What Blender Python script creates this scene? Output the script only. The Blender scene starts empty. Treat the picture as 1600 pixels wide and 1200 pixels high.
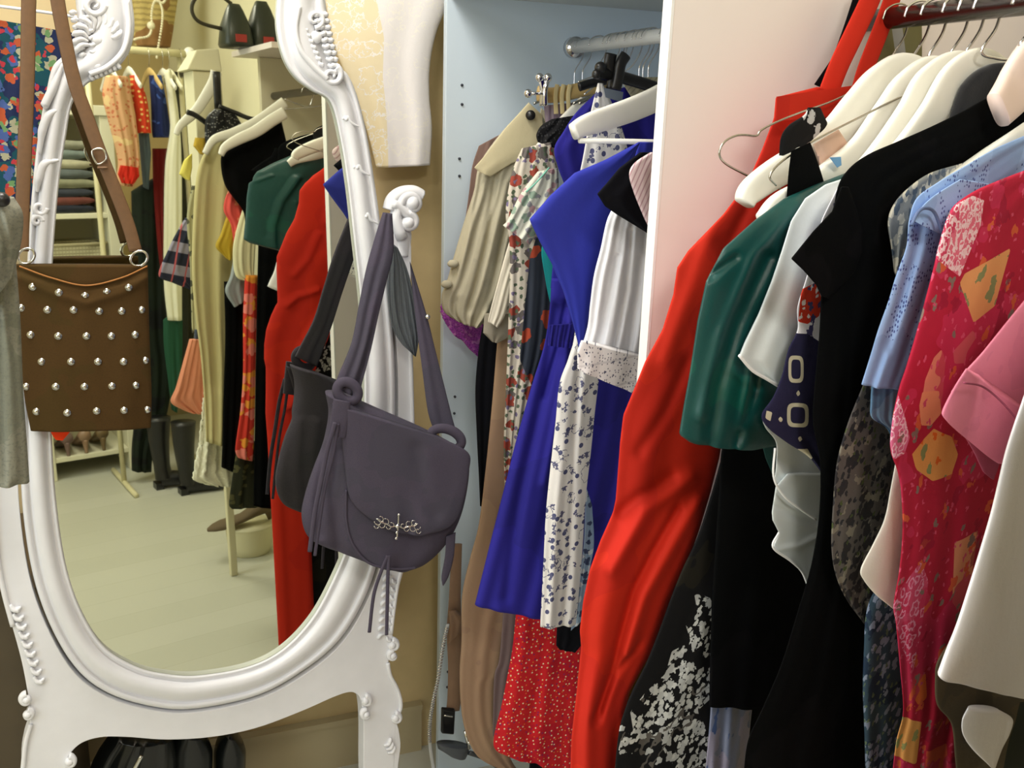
import bpy, bmesh, math, random
import numpy as np
from mathutils import Vector

# ------------------------------------------------------------------ camera, light, exposure
C = bpy.context.scene.collection
EYE = 1.58
F = 1471.0
YAW, PITCH, ROLL = math.radians(21.11), math.radians(15.82), math.radians(-1.86)
cy_, sy_ = math.cos(YAW), math.sin(YAW)
fw = np.array([sy_*math.cos(PITCH), cy_*math.cos(PITCH), -math.sin(PITCH)])
r0 = np.array([cy_, -sy_, 0.0]); d0 = np.cross(fw, r0)
cr = r0*math.cos(ROLL)+d0*math.sin(ROLL)
cd = -r0*math.sin(ROLL)+d0*math.cos(ROLL)
cam = bpy.data.objects.new('camera', bpy.data.cameras.new('camera')); C.objects.link(cam)
cam.data.sensor_fit = 'HORIZONTAL'; cam.data.sensor_width = 36.0
cam.data.lens = F*36.0/1600.0; cam.data.clip_start = 0.02
from mathutils import Matrix
cam.matrix_world = Matrix(((cr[0], -cd[0], -fw[0], 0), (cr[1], -cd[1], -fw[1], 0), (cr[2], -cd[2], -fw[2], EYE), (0, 0, 0, 1)))
bpy.context.scene.camera = cam
sc = bpy.context.scene
sc.view_settings.view_transform = 'Standard'; sc.view_settings.look = 'None'
sc.view_settings.exposure = 0.0; sc.view_settings.gamma = 1.0; sc.view_settings.use_curve_mapping = False
w = bpy.data.worlds.new('world'); sc.world = w; w.use_nodes = True
w.node_tree.nodes['Background'].inputs[0].default_value = (0.80, 0.90, 1.0, 1)
w.node_tree.nodes['Background'].inputs[1].default_value = 0.35

def area(name, loc, rot, sx, sy, power, col):
    l = bpy.data.lights.new(name, 'AREA'); l.shape = 'RECTANGLE'; l.size = sx; l.size_y = sy
    l.energy = power; l.color = col
    o = bpy.data.objects.new(name, l); C.objects.link(o); o.location = loc; o.rotation_euler = rot
    return o
# ceiling panels of the shop, one added fill panel, and the daylight of its window (left wall)
area('ceiling_light_front', (-0.10, 1.25, 2.66), (0, 0, 0), 0.55, 0.55, 21, (1.0, 0.93, 0.84))
area('ceiling_light_rear', (0.1, -0.9, 2.66), (0, 0, 0), 0.55, 0.55, 26, (1.0, 0.95, 0.86))
area('added_fill_light', (-0.75, 0.0, 2.66), (0, 0, 0), 0.55, 0.55, 11, (1.0, 0.96, 0.90))  # added fill, brightens the cloth faces turned towards the camera
area('window_daylight', (-1.55, 0.1, 1.75), (0, math.radians(-90), 0), 1.1, 1.4, 24, (0.82, 0.91, 1.0))

# ------------------------------------------------------------------ measuring helpers (metres; eye height 1.58)
O = np.array([0, 0, EYE])
def ray(x, y):
    v = fw+cr*(x-800)/F+cd*(y-600)/F
    return v/np.linalg.norm(v)
def at(x, y, Y):                       # point of the room seen at x, y on the cross plane Y
    v = ray(x, y); return O+v*Y/v[1]
at_flat = at
def swing(Y):                          # how far the front edges of the clothes swing towards the room
    return float(np.interp(Y, [0.60, 0.80, 0.90, 0.93, 0.955, 0.985, 1.0, 1.031, 1.20, 1.33, 1.45, 1.60, 1.90], [0.30, 0.38, 0.38, 0.33, 0.26, 0.20, 0.15, 0.40, 0.40, 0.35, 0.22, 0.08, 0.0]))
def hung(x, y, Y):                     # same, on a hanging plane that starts at Y on the rail and swings forward
    v = ray(x, y); k = swing(Y); P = O+v*(Y-k*0.845)/(v[1]-k*v[0])
    return P if P[0] < 0.845 else at_flat(x, y, Y)
al, ta = math.radians(7.2), math.radians(-1.42)
MN = np.array([math.sin(al)*math.cos(ta), -math.cos(al)*math.cos(ta), -math.sin(ta)])   # cheval glass normal
MC = at(320, 600, 1.62)
MX = np.cross(np.array([0, 0, 1.0]), -MN); MX = -MX/np.linalg.norm(MX); 
if MX[0] < 0: MX = -MX
MU = np.cross(MX, -MN); MU = MU/np.linalg.norm(MU)
if MU[2] < 0: MU = -MU
def onm(x, y, off=0.0):                # on the looking-glass plane, off metres in front of it
    v = ray(x, y); t = ((MC+MN*off-O) @ MN)/(v @ MN); return O+v*t
def behind(x, y, Y=None, Z=None, X=None):   # the real place of something seen in the looking glass
    v = ray(x, y); P = O+v*(((MC-O) @ MN)/(v @ MN)); wv = v-2*(v @ MN)*MN
    if Y is not None: t = (Y-P[1])/wv[1]
    elif Z is not None: t = (Z-P[2])/wv[2]
    else: t = (X-P[0])/wv[0]
    return P+wv*t

def lin(c):
    c = [v/255.0 for v in c[:3]]
    return tuple((v/12.92 if v <= 0.04045 else ((v+0.055)/1.055)**2.4) for v in c)+(1.0,)

# ------------------------------------------------------------------ materials
def base_mat(name):
    m = bpy.data.materials.new(name); m.use_nodes = True
    nt = m.node_tree; return m, nt, nt.nodes['Principled BSDF']
def plain(name, col, rough=0.5, metal=0.0, bump=0.0, bscale=60, spec=0.5, var=0.0, coat=0.0):
    m, nt, b = base_mat(name)
    b.inputs['Base Color'].default_value = lin(col); b.inputs['Roughness'].default_value = rough
    b.inputs['Metallic'].default_value = metal; b.inputs['Specular IOR Level'].default_value = spec
    b.inputs['Coat Weight'].default_value = coat
    if bump or var:
        tc = nt.nodes.new('ShaderNodeTexCoord')
        n = nt.nodes.new('ShaderNodeTexNoise'); n.inputs['Scale'].default_value = bscale; n.inputs['Detail'].default_value = 4
        nt.links.new(tc.outputs['Object'], n.inputs['Vector'])
        if bump:
            bp = nt.nodes.new('ShaderNodeBump'); bp.inputs['Strength'].default_value = bump; bp.inputs['Distance'].default_value = 0.002
            nt.links.new(n.outputs['Fac'], bp.inputs['Height']); nt.links.new(bp.outputs['Normal'], b.inputs['Normal'])
        if var:
            mx = nt.nodes.new('ShaderNodeMix'); mx.data_type = 'RGBA'
            mx.inputs[6].default_value = lin([c*(1-var) for c in col]); mx.inputs[7].default_value = lin([min(255, c*(1+var*0.6)) for c in col])
            nt.links.new(n.outputs['Fac'], mx.inputs[0]); nt.links.new(mx.outputs[2], b.inputs['Base Color'])
    return m

def cloth(name, base, layers=(), zones=(), rough=0.9, sheen=0.0, bump=0.25, see=0.0, spec=0.2):
    """layers: dicts kind dot|blob|ring|sq|noise|stripe, s scale (cells per metre), a, b limits, col, jit, gate, zone, inv"""
    m, nt, b = base_mat(name); N = nt.nodes; L = nt.links
    b.inputs['Roughness'].default_value = rough; b.inputs['Specular IOR Level'].default_value = spec
    b.inputs['Sheen Weight'].default_value = sheen
    uv = N.new('ShaderNodeUVMap'); uv.uv_map = 'UVMap'
    cur = N.new('ShaderNodeRGB'); cur.outputs[0].default_value = lin(base); cur = cur.outputs[0]
    def math_(op, a, bb=None, c=None):
        n = N.new('ShaderNodeMath'); n.operation = op
        for i, v in enumerate((a, bb, c)):
            if v is None: continue
            if isinstance(v, (int, float)): n.inputs[i].default_value = v
            else: L.new(v, n.inputs[i])
        return n.outputs[0]
    zs = []
    for i, z in enumerate(zones):
        a = N.new('ShaderNodeAttribute'); a.attribute_name = 'zone%d' % i
        zs.append(math_('GREATER_THAN', a.outputs['Fac'], 0.0))
    def mix(mask, col):
        nonlocal cur
        mx = N.new('ShaderNodeMix'); mx.data_type = 'RGBA'
        L.new(mask, mx.inputs[0]); L.new(cur, mx.inputs[6]); mx.inputs[7].default_value = lin(col); cur = mx.outputs[2]
    for i, z in enumerate(zones):
        if z.get('col') is not None: mix(zs[i], z['col'])
    for k, l in enumerate(layers):
        vec = uv.outputs[0]
        mp = N.new('ShaderNodeMapping'); mp.inputs['Location'].default_value = (k*1.37, k*0.71, 0)
        mp.inputs['Rotation'].default_value = (0, 0, l.get('rot', 0.0)); mp.inputs['Scale'].default_value = (l.get('sx', 1), l.get('sy', 1), 1)
        L.new(vec, mp.inputs[0]); vec = mp.outputs[0]
        if l.get('jit'):
            nz = N.new('ShaderNodeTexNoise'); nz.inputs['Scale'].default_value = l['s']*l.get('js', 1.6); nz.inputs['Detail'].default_value = 3
            L.new(vec, nz.inputs['Vector'])
            va = N.new('ShaderNodeVectorMath'); va.operation = 'MULTIPLY_ADD'
            j = l['jit']/l['s']; va.inputs[1].default_value = (j, j, 0)
            L.new(nz.outputs['Color'], va.inputs[0]); L.new(vec, va.inputs[2]); vec = va.outputs[0]
        kd = l['kind']
        if kd in ('dot', 'blob', 'ring', 'sq'):
            v = N.new('ShaderNodeTexVoronoi'); v.voronoi_dimensions = '2D'; v.inputs['Scale'].default_value = l['s']
            v.inputs['Randomness'].default_value = l.get('rnd', 0.9)
            if kd == 'sq': v.distance = 'CHEBYCHEV'
            L.new(vec, v.inputs['Vector']); dist = v.outputs['Distance']
            mask = math_('LESS_THAN', dist, l['b'])
            if l.get('a'): mask = math_('MULTIPLY', mask, math_('GREATER_THAN', dist, l['a']))
            if l.get('gate'):
                sp = N.new('ShaderNodeSeparateColor'); L.new(v.outputs['Color'], sp.inputs[0])
                mask = math_('MULTIPLY', mask, math_('GREATER_THAN', sp.outputs[0], l['gate']))
        elif kd == 'noise':
            v = N.new('ShaderNodeTexNoise'); v.inputs['Scale'].default_value = l['s']; v.inputs['Detail'].default_value = l.get('det', 3)
            L.new(vec, v.inputs['Vector']); mask = math_('GREATER_THAN', v.outputs['Fac'], l['a'])
            if l.get('b'): mask = math_('MULTIPLY', mask, math_('LESS_THAN', v.outputs['Fac'], l['b']))
        else:
            sx = N.new('ShaderNodeSeparateXYZ'); L.new(vec, sx.inputs[0])
            fr = math_('FRACT', math_('MULTIPLY', sx.outputs[l.get('axis', 0)], l['s'])); mask = math_('LESS_THAN', fr, l['b'])
        if l.get('zone') is not None: mask = math_('MULTIPLY', mask, zs[l['zone']])
        nz_ = l.get('notzone'); nz_ = [] if nz_ is None else (nz_ if isinstance(nz_, list) else [nz_])
        for q_ in nz_: mask = math_('MULTIPLY', mask, math_('SUBTRACT', 1.0, zs[q_]))
        if l.get('patch'):
            pn = N.new('ShaderNodeTexNoise'); pn.inputs['Scale'].default_value = l['patch'][0]; pn.inputs['Detail'].default_value = 2
            L.new(uv.outputs[0], pn.inputs['Vector']); mask = math_('MULTIPLY', mask, math_('GREATER_THAN', pn.outputs['Fac'], l['patch'][1]))
        if l.get('op'): mask = math_('MULTIPLY', mask, l['op'])
        mix(mask, l['col'])
    L.new(cur, b.inputs['Base Color'])
    if bump:
        tc = N.new('ShaderNodeTexCoord'); n1 = N.new('ShaderNodeTexNoise'); n1.inputs['Scale'].default_value = 45; n1.inputs['Detail'].default_value = 5
        n2 = N.new('ShaderNodeTexNoise'); n2.inputs['Scale'].default_value = 700
        L.new(tc.outputs['Object'], n1.inputs['Vector']); L.new(tc.outputs['Object'], n2.inputs['Vector'])
        bp = N.new('ShaderNodeBump'); bp.inputs['Strength'].default_value = bump; bp.inputs['Distance'].default_value = 0.004
        L.new(math_('MULTIPLY_ADD', n2.outputs['Fac'], 0.15, n1.outputs['Fac']), bp.inputs['Height']); L.new(bp.outputs['Normal'], b.inputs['Normal'])
    if see:
        out = N['Material Output']; tr = N.new('ShaderNodeBsdfTransparent'); ms = N.new('ShaderNodeMixShader')
        ms.inputs[0].default_value = see; L.new(b.outputs[0], ms.inputs[1]); L.new(tr.outputs[0], ms.inputs[2]); L.new(ms.outputs[0], out.inputs['Surface'])
    return m

# ------------------------------------------------------------------ object helpers
def tag(o, label=None, cat=None, group=None, kind=None):
    if label: o['label'] = label
    if cat: o['category'] = cat
    if group: o['group'] = group
    if kind: o['kind'] = kind
    return o
def thing(name, loc, label, cat, group=None):
    o = bpy.data.objects.new(name, None); C.objects.link(o); o.location = tuple(loc); o.empty_display_size = 0.05
    return tag(o, label, cat, group)
def worldloc(p):
    l = Vector((0, 0, 0))
    while p is not None: l = l+p.location; p = p.parent
    return l
def mesh(name, V, Fc, mat, parent=None, uv=None, attrs=None, smooth=True, origin=None):
    V = np.asarray(V, float)
    if origin is None: origin = V.mean(axis=0)
    origin = np.asarray(origin, float)
    me = bpy.data.meshes.new(name); me.from_pydata((V-origin).tolist(), [], [list(map(int, f)) for f in Fc])
    if uv is not None:
        ul = me.uv_layers.new(name='UVMap'); idx = np.zeros(len(me.loops), dtype=np.int32); me.loops.foreach_get('vertex_index', idx)
        ul.data.foreach_set('uv', np.asarray(uv, float)[idx].ravel())
    if attrs:
        for k, a in attrs.items():
            at_ = me.attributes.new(k, 'FLOAT', 'POINT'); at_.data.foreach_set('value', np.asarray(a, dtype=np.float32))
    me.update(); bm = bmesh.new(); bm.from_mesh(me); bmesh.ops.recalc_face_normals(bm, faces=bm.faces); bm.to_mesh(me); bm.free()
    if smooth: me.polygons.foreach_set('use_smooth', [True]*len(me.polygons))
    me.materials.append(mat)
    o = bpy.data.objects.new(name, me); C.objects.link(o)
    if parent is not None:
        o.parent = parent; o.location = Vector(origin)-worldloc(parent)
    else: o.location = Vector(origin)
    return o
def join(parts):                       # [(V,F),...] -> one V,F
    V = []; Fc = []; n = 0
    for v, f in parts:
        V.append(np.asarray(v, float)); Fc += [[i+n for i in q] for q in f]; n += len(v)
    return np.concatenate(V), Fc
def box(x0, x1, y0, y1, z0, z1):
    V = [(x, y, z) for z in (z0, z1) for y in (y0, y1) for x in (x0, x1)]
    return np.array(V, float), [[0, 1, 3, 2], [4, 6, 7, 5], [0, 4, 5, 1], [2, 3, 7, 6], [0, 2, 6, 4], [1, 5, 7, 3]]
def bevel(o, wd=0.002, seg=2, ang=40):
    m = o.modifiers.new('bevel', 'BEVEL'); m.width = wd; m.segments = seg; m.limit_method = 'ANGLE'; m.angle_limit = math.radians(ang)
    for p in o.data.polygons: p.use_smooth = False
    return o
def spline(P, n, closed=False):
    P = np.asarray(P, float)
    if closed: Q = np.vstack([P[-1], P, P[0], P[1]]); m = len(P)
    else: Q = np.vstack([2*P[0]-P[1], P, 2*P[-1]-P[-2]]); m = len(P)-1
    out = []
    for k in range(n):
        s = k*m/(n if closed else (n-1)); i = min(int(s), m-1); t = s-i
        a, b, c, d = Q[i], Q[i+1], Q[i+2], Q[i+3]
        out.append(0.5*((2*b)+(-a+c)*t+(2*a-5*b+4*c-d)*t*t+(-a+3*b-3*c+d)*t**3))
    return np.array(out)
def poly_resample(P, n, smooth=0.0):
    P = np.asarray(P, float); s = np.r_[0, np.cumsum(np.linalg.norm(np.diff(P, axis=0), axis=1))]; s /= s[-1]
    t = np.linspace(0, 1, n); out = np.stack([np.interp(t, s, P[:, k]) for k in range(P.shape[1])], 1)
    return out
def sweep(P, ra, rb, ref=(0, 1, 0), seg=10, n=None, closed=False, sq=1.0):
    """tube along P; ra half width across, rb half width along ref"""
    P = np.asarray(P, float)
    if n: P = spline(P, n, closed)
    m = len(P); ra = np.interp(np.linspace(0, 1, m), np.linspace(0, 1, len(np.atleast_1d(ra))), np.atleast_1d(ra)) if np.ndim(ra) else np.full(m, ra)
    rb = np.interp(np.linspace(0, 1, m), np.linspace(0, 1, len(np.atleast_1d(rb))), np.atleast_1d(rb)) if np.ndim(rb) else np.full(m, rb)
    ref = np.asarray(ref, float); V = []; Fc = []
    for i in range(m):
        T = (P[(i+1) % m]-P[i-1]) if closed else P[min(i+1, m-1)]-P[max(i-1, 0)]
        T = T/(np.linalg.norm(T)+1e-12); B = ref-(ref @ T)*T; B /= (np.linalg.norm(B)+1e-12); A = np.cross(T, B)
        for k in range(seg):
            th = 2*math.pi*k/seg; c_, s_ = math.cos(th), math.sin(th); V.append(P[i]+A*ra[i]*math.copysign(abs(c_)**sq, c_)+B*rb[i]*math.copysign(abs(s_)**sq, s_))
    for i in range(m if closed else m-1):
        for k in range(seg):
            a = i*seg+k; b = i*seg+(k+1) % seg; j = (i+1) % m
            Fc.append([a, b, j*seg+(k+1) % seg, j*seg+k])
    if not closed: Fc += [list(range(seg))[::-1], list(range((m-1)*seg, m*seg))]
    return np.array(V), Fc
def ball(c, r, seg=10, rings=7, sc3=(1, 1, 1)):
    V = []; Fc = []
    for i in range(rings+1):
        ph = math.pi*i/rings
        for k in range(seg):
            th = 2*math.pi*k/seg
            V.append((c[0]+r*sc3[0]*math.sin(ph)*math.cos(th), c[1]+r*sc3[1]*math.sin(ph)*math.sin(th), c[2]+r*sc3[2]*math.cos(ph)))
    for i in range(rings):
        for k in range(seg): Fc.append([i*seg+k, i*seg+(k+1) % seg, (i+1)*seg+(k+1) % seg, (i+1)*seg+k])
    return np.array(V), Fc
def plate(P3, nrm, th):
    """closed outline P3 extruded backwards by th against nrm"""
    P3 = np.asarray(P3, float); n = len(P3); back = P3-np.asarray(nrm)*th
    V = np.vstack([P3, back]); Fc = [list(range(n)), list(range(n, 2*n))[::-1]]
    for i in range(n): j = (i+1) % n; Fc.append([i, j, n+j, n+i])
    return V, Fc
def seg_dist(P, a, b):
    a = np.asarray(a, float); b = np.asarray(b, float); d = b-a; L2 = d @ d+1e-9
    t = np.clip(((P-a) @ d)/L2, 0, 1); return np.linalg.norm(P-(a+t[:, None]*d), axis=1)
def path_dist(P, line):
    return np.min([seg_dist(P, line[i], line[i+1]) for i in range(len(line)-1)], axis=0)
def poly_sd(P, poly):
    poly = np.asarray(poly, float); d = path_dist(P, list(poly)+[poly[0]]); ins = np.zeros(len(P), bool); n = len(poly)
    for i in range(n):
        a, b = poly[i], poly[(i+1) % n]
        c = ((a[1] > P[:, 1]) != (b[1] > P[:, 1])) & (P[:, 0] < (b[0]-a[0])*(P[:, 1]-a[1])/(b[1]-a[1]+1e-9)+a[0])
        ins ^= c
    return np.where(ins, d, -d)

def drape(L, R, Y, th=0.012, folds=(5, 0.004), creases=(), zones=(), seed=0, nu=44, nv=90, rough_edge=0.0, tail=None, proj=None, sharp=False):
    """cloth with a front and a back layer between the edge lines L and R (traced top to bottom), hanging at Y"""
    rng = np.random.RandomState(seed)
    if not sharp:
        L = spline(L, 240) if len(L) > 3 else L; R = spline(R, 240) if len(R) > 3 else R
    L = poly_resample(L, nv); R = poly_resample(R, nv)
    u = (1-np.cos(np.linspace(0, math.pi, nu)))/2; u = 0.5*u+0.5*np.linspace(0, 1, nu)
    U, T = np.meshgrid(u, np.linspace(0, 1, nv))
    px = L[:, None, :]*(1-U[..., None])+R[:, None, :]*U[..., None]
    if rough_edge: px = px+(rng.rand(nv, nu, 1)-0.5)*rough_edge
    Pp = px.reshape(-1, 2)
    prof = np.sqrt(np.clip(1-(2*U-1)**2, 0, 1))
    n, amp = folds; ph = rng.rand(4)*6.28
    f = np.sin(2*math.pi*n*U+ph[0]+1.3*np.sin(T*3+ph[1]))*0.6+np.sin(2*math.pi*n*1.73*U+ph[2]+1.1*T)*0.3+np.sin(2*math.pi*n*0.45*U+2.5*T+ph[3])*0.5
    f = f*amp*(0.35+0.65*T)*np.minimum(1, prof*1.6)
    cz = np.zeros(len(Pp))
    for line, wd, a in creases: cz += a*np.exp(-(path_dist(Pp, line)/wd)**2)
    cz = cz.reshape(nv, nu)
    Yf = Y if callable(Y) else (lambda U, T: np.full_like(U, Y))
    base = Yf(U, T)
    V = []
    pj = proj or at
    flat = np.array([pj(p[0], p[1], yy) for p, yy in zip(Pp, base.ravel())]).reshape(nv, nu, 3)
    if tail is not None:               # carry the cloth on, hanging plumb, down to height tail
        nt_ = 24; last = flat[-1]; tt = np.linspace(0, 1, nt_+1)[1:]
        ext = np.stack([np.stack([last[:, 0], last[:, 1], last[:, 2]*(1-t)+tail*t], 1) for t in tt])
        flat = np.concatenate([flat, ext]); rep_ = lambda a: np.concatenate([a, np.repeat(a[-1:], nt_, axis=0)])
        prof, f, cz, U, T = rep_(prof), rep_(f), rep_(cz), rep_(U), rep_(T); px = np.concatenate([px, np.repeat(px[-1:], nt_, axis=0)+np.array([0, 40.0])]); Pp = px.reshape(-1, 2); nv = nv+nt_
    if pj is behind_y: nrm = np.array([0, 1.0, 0])
    else:
        nrm = O-flat; nrm[..., 2] *= 0.3; nrm = nrm/np.linalg.norm(nrm, axis=2, keepdims=True)
    fr = flat+nrm*((prof*th*0.5+0.0012+f+cz)[..., None])
    bk = flat+nrm*((-prof*th*0.5-0.0012+f*0.6+np.minimum(cz, 0)*0.8)[..., None])
    V = np.vstack([fr.reshape(-1, 3), bk.reshape(-1, 3)])
    idx = lambda i, j, s: s*nv*nu+i*nu+j
    Fc = []
    for i in range(nv-1):
        for j in range(nu-1):
            Fc.append([idx(i, j, 0), idx(i, j+1, 0), idx(i+1, j+1, 0), idx(i+1, j, 0)])
            Fc.append([idx(i, j, 1), idx(i+1, j, 1), idx(i+1, j+1, 1), idx(i, j+1, 1)])
        Fc.append([idx(i, 0, 0), idx(i+1, 0, 0), idx(i+1, 0, 1), idx(i, 0, 1)])
        Fc.append([idx(i, nu-1, 0), idx(i, nu-1, 1), idx(i+1, nu-1, 1), idx(i+1, nu-1, 0)])
    for j in range(nu-1):
        Fc.append([idx(0, j, 0), idx(0, j, 1), idx(0, j+1, 1), idx(0, j+1, 0)])
        Fc.append([idx(nv-1, j, 0), idx(nv-1, j+1, 0), idx(nv-1, j+1, 1), idx(nv-1, j, 1)])
    uv = np.stack([flat[..., 0].ravel(), flat[..., 2].ravel()], 1); uv = np.vstack([uv, uv])
    at_ = {}
    for i, z in enumerate(zones):
        s = poly_sd(Pp, z['poly']); at_['zone%d' % i] = np.concatenate([s, s if z.get('both', True) else s*0-1])
    return V, Fc, uv, at_
def behind_y(x, y, Y): return behind(x, y, Y=Y)

def garment(name, L, R, Y, mat, label=None, cat=None, parent=None, group=None, **kw):
    V, Fc, uv, at_ = drape(L, R, Y, **kw)
    o = mesh(name, V, Fc, mat, parent, uv, at_)
    if label: tag(o, label, cat, group)
    return o

# ------------------------------------------------------------------ setting
m_wall = plain('beige_wall_paint', (204, 184, 140), 0.85, bump=0.05, bscale=30, var=0.04)
m_cream = plain('cream_wall_paint', (228, 222, 190), 0.85, bump=0.05, bscale=30)
m_ceil = plain('ceiling_paint', (238, 236, 228), 0.9)
m_trim = plain('skirting_paint', (176, 164, 132), 0.6)
m_floor, nt, b = base_mat('painted_floorboards')
tc = nt.nodes.new('ShaderNodeTexCoord'); br = nt.nodes.new('ShaderNodeTexBrick'); br.inputs['Scale'].default_value = 1.0
br.inputs['Brick Width'].default_value = 2.4; br.inputs['Row Height'].default_value = 0.14; br.inputs['Mortar Size'].default_value = 0.0015
br.inputs['Color1'].default_value = lin((200, 200, 188)); br.inputs['Color2'].default_value = lin((194, 194, 181)); br.inputs['Mortar'].default_value = lin((186, 185, 172))
nt.links.new(tc.outputs['Object'], br.inputs['Vector']); nt.links.new(br.outputs[0], b.inputs['Base Color']); b.inputs['Roughness'].default_value = 0.38
def struct(name, parts, mat):
    V, Fc = join(parts); o = mesh(name, V, Fc, mat, smooth=False); o['kind'] = 'structure'; return o
XL, XR, YF, YB, ZC = -1.62, 1.20, 2.03, -2.45, 2.70
struct('floor', [box(XL-.1, XR+.1, YB-.1, YF+.1, -0.06, 0)], m_floor)
struct('ceiling', [box(XL-.1, XR+.1, YB-.1, YF+.1, ZC, ZC+.06)], m_ceil)
struct('wall_front', [box(XL-.1, XR+.1, YF, YF+.08, 0, ZC)], m_wall)
struct('wall_right', [box(XR, XR+.08, YB, YF, 0, ZC)], m_cream)
struct('wall_rear', [box(XL-.1, XR+.1, YB-.08, YB, 0, ZC)], m_cream)
struct('wall_left', [box(XL-.08, XL, YB, -0.55, 0, ZC), box(XL-.08, XL, 0.75, YF, 0, ZC), box(XL-.08, XL, -0.55, 0.75, 0, 1.15), box(XL-.08, XL, -0.55, 0.75, 2.35, ZC)], m_cream)
struct('window_1', [box(XL-.05, XL-.02, -0.55, -0.50, 1.15, 2.35), box(XL-.05, XL-.02, 0.70, 0.75, 1.15, 2.35), box(XL-.05, XL-.02, 0.08, 0.12, 1.15, 2.35),
                    box(XL-.05, XL-.02, -0.55, 0.75, 1.15, 1.20), box(XL-.05, XL-.02, -0.55, 0.75, 2.30, 2.35)], m_ceil)
struct('baseboard_front', [box(XL, 0.56, YF-0.016, YF, 0, 0.125), box(XL, 0.56, YF-0.024, YF, 0.125, 0.14)], m_trim)
struct('baseboard_rear', [box(XL, XR, YB, YB+0.016, 0, 0.14)], m_trim)
m_tan = plain('tan_dado_paint', (190, 168, 118), 0.85)
zt = behind(300, 34, Y=-2.44)[2]
struct('trim_1', [box(XL, XR, YB, YB+0.03, zt-0.012, zt+0.012)], plain('picture_rail_paint', (150, 140, 104), 0.7))
struct('trim_2', [box(XL, XR, YB, YB+0.012, 0.14, zt-0.012)], m_tan)

# ceiling lights; the last panel is added to house the fill light
m_lampbody = plain('lamp_housing', (235, 235, 232), 0.5)
m_glow, nt, b = base_mat('lamp_diffuser'); b.inputs['Emission Color'].default_value = (1, .96, .88, 1); b.inputs['Emission Strength'].default_value = 3.0
for i, (x, y) in enumerate(((-0.10, 1.25), (0.1, -0.9), (-0.75, 0.0))):
    t = thing('ceiling_light', (x, y, ZC), ['square white ceiling light panel above the cheval mirror', 'square white ceiling light panel towards the rear wall', 'square white ceiling panel nearest the window, added for fill light'][i], 'ceiling light', 'ceiling light panels')
    V, Fc = join([box(x-.32, x-.28, y-.32, y+.32, ZC-.03, ZC), box(x+.28, x+.32, y-.32, y+.32, ZC-.03, ZC), box(x-.28, x+.28, y-.32, y-.28, ZC-.03, ZC), box(x-.28, x+.28, y+.28, y+.32, ZC-.03, ZC)])
    mesh('frame', V, Fc, m_lampbody, t, smooth=False)
    V, Fc = box(x-.28, x+.28, y-.28, y+.28, ZC-.012, ZC-.002); mesh('diffuser', V, Fc, m_glow, t, smooth=False)

# ------------------------------------------------------------------ open wardrobe
m_pblue = plain('pale_blue_white_laminate', (206, 222, 236), 0.5)
m_pwarm = plain('warm_white_laminate', (236, 226, 222), 0.5)
m_edge = plain('white_edge_band', (240, 240, 240), 0.45)
m_shelf = plain('grey_white_laminate', (196, 204, 206), 0.55)
m_hole = plain('dark_peg_hole', (60, 66, 78), 0.9)
m_backb = plain('taupe_back_board', (150, 138, 116), 0.8)
m_chrome = plain('chrome', (225, 225, 228), 0.12, metal=1.0)
m_railw = plain('white_rail_enamel', (225, 228, 230), 0.35)
XF, XBK = 0.571, 1.13
ward = thing('open_wardrobe', (XF, 1.0, 0), 'double open-fronted white wardrobe with two hanging bays full of clothes', 'wardrobe')
zs = at(800, 0, 1.9)[2]
def pan(name, mat, *a, bv=0.0015):
    V, Fc = box(*a); o = mesh(name, V, Fc, mat, ward, smooth=False); bevel(o, bv); return o
p = pan('side_panel', m_pblue, XF, XBK, 1.902, 1.922, 0, zs+.16)
pan('divider_panel', m_pwarm, XF+0.002, XBK, 1.012, 1.031, 0, zs+.16)
V, Fc = box(XF-0.001, XF+0.0025, 1.0115, 1.0315, 0, zs+.16); mesh('edge_strip', V, Fc, m_edge, ward, smooth=False)
zp = 1.83
pan('side_panel', plain('cream_laminate', (226, 220, 196), 0.5), 0.80, XBK, -0.01, 0.01, 0, zp)
pan('top_shelf', m_shelf, XF+0.005, XBK, 1.031, 1.902, zs, zs+.02)
pan('back_panel', plain('pale_back_board', (190, 198, 204), 0.7), XBK-.012, XBK, 1.031, 1.902, 0, zs+.16)
pan('back_panel', m_backb, XBK-.012, XBK, 0.01, 1.012, 0, zp)
for (x, y) in ((722, 133), (722, 163), (718, 248), (718, 275), (711, 620), (710, 646), (701, 1006), (700, 1050), (699, 1074)):
    P = at(x, y, 1.9); V, Fc = sweep([P+np.array([0, 0.004, 0]), P+np.array([0, -0.0006, 0])], 0.0028, 0.0028, ref=(1, 0, 0), seg=12); mesh('peg_hole', V, Fc, m_hole, ward)
RX = 0.845; RZ1 = EYE+0.143; RZ2 = EYE+0.128
V, Fc = sweep([(RX, 1.031, RZ1), (RX, 1.902, RZ1)], 0.0125, 0.0125, ref=(1, 0, 0), seg=20); mesh('clothes_rail', V, Fc, m_railw, ward)
V, Fc = sweep([(RX, 0.01, RZ2), (RX, 1.012, RZ2)], 0.0125, 0.0125, ref=(1, 0, 0), seg=20); mesh('clothes_rail', V, Fc, plain('worn_chrome', (120, 118, 116), 0.25, metal=1.0), ward)
V, Fc = sweep([(RX, 1.884, RZ1), (RX, 1.902, RZ1)], 0.021, 0.021, ref=(1, 0, 0), seg=20); mesh('rail_socket', V, Fc, m_chrome, ward)

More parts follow.
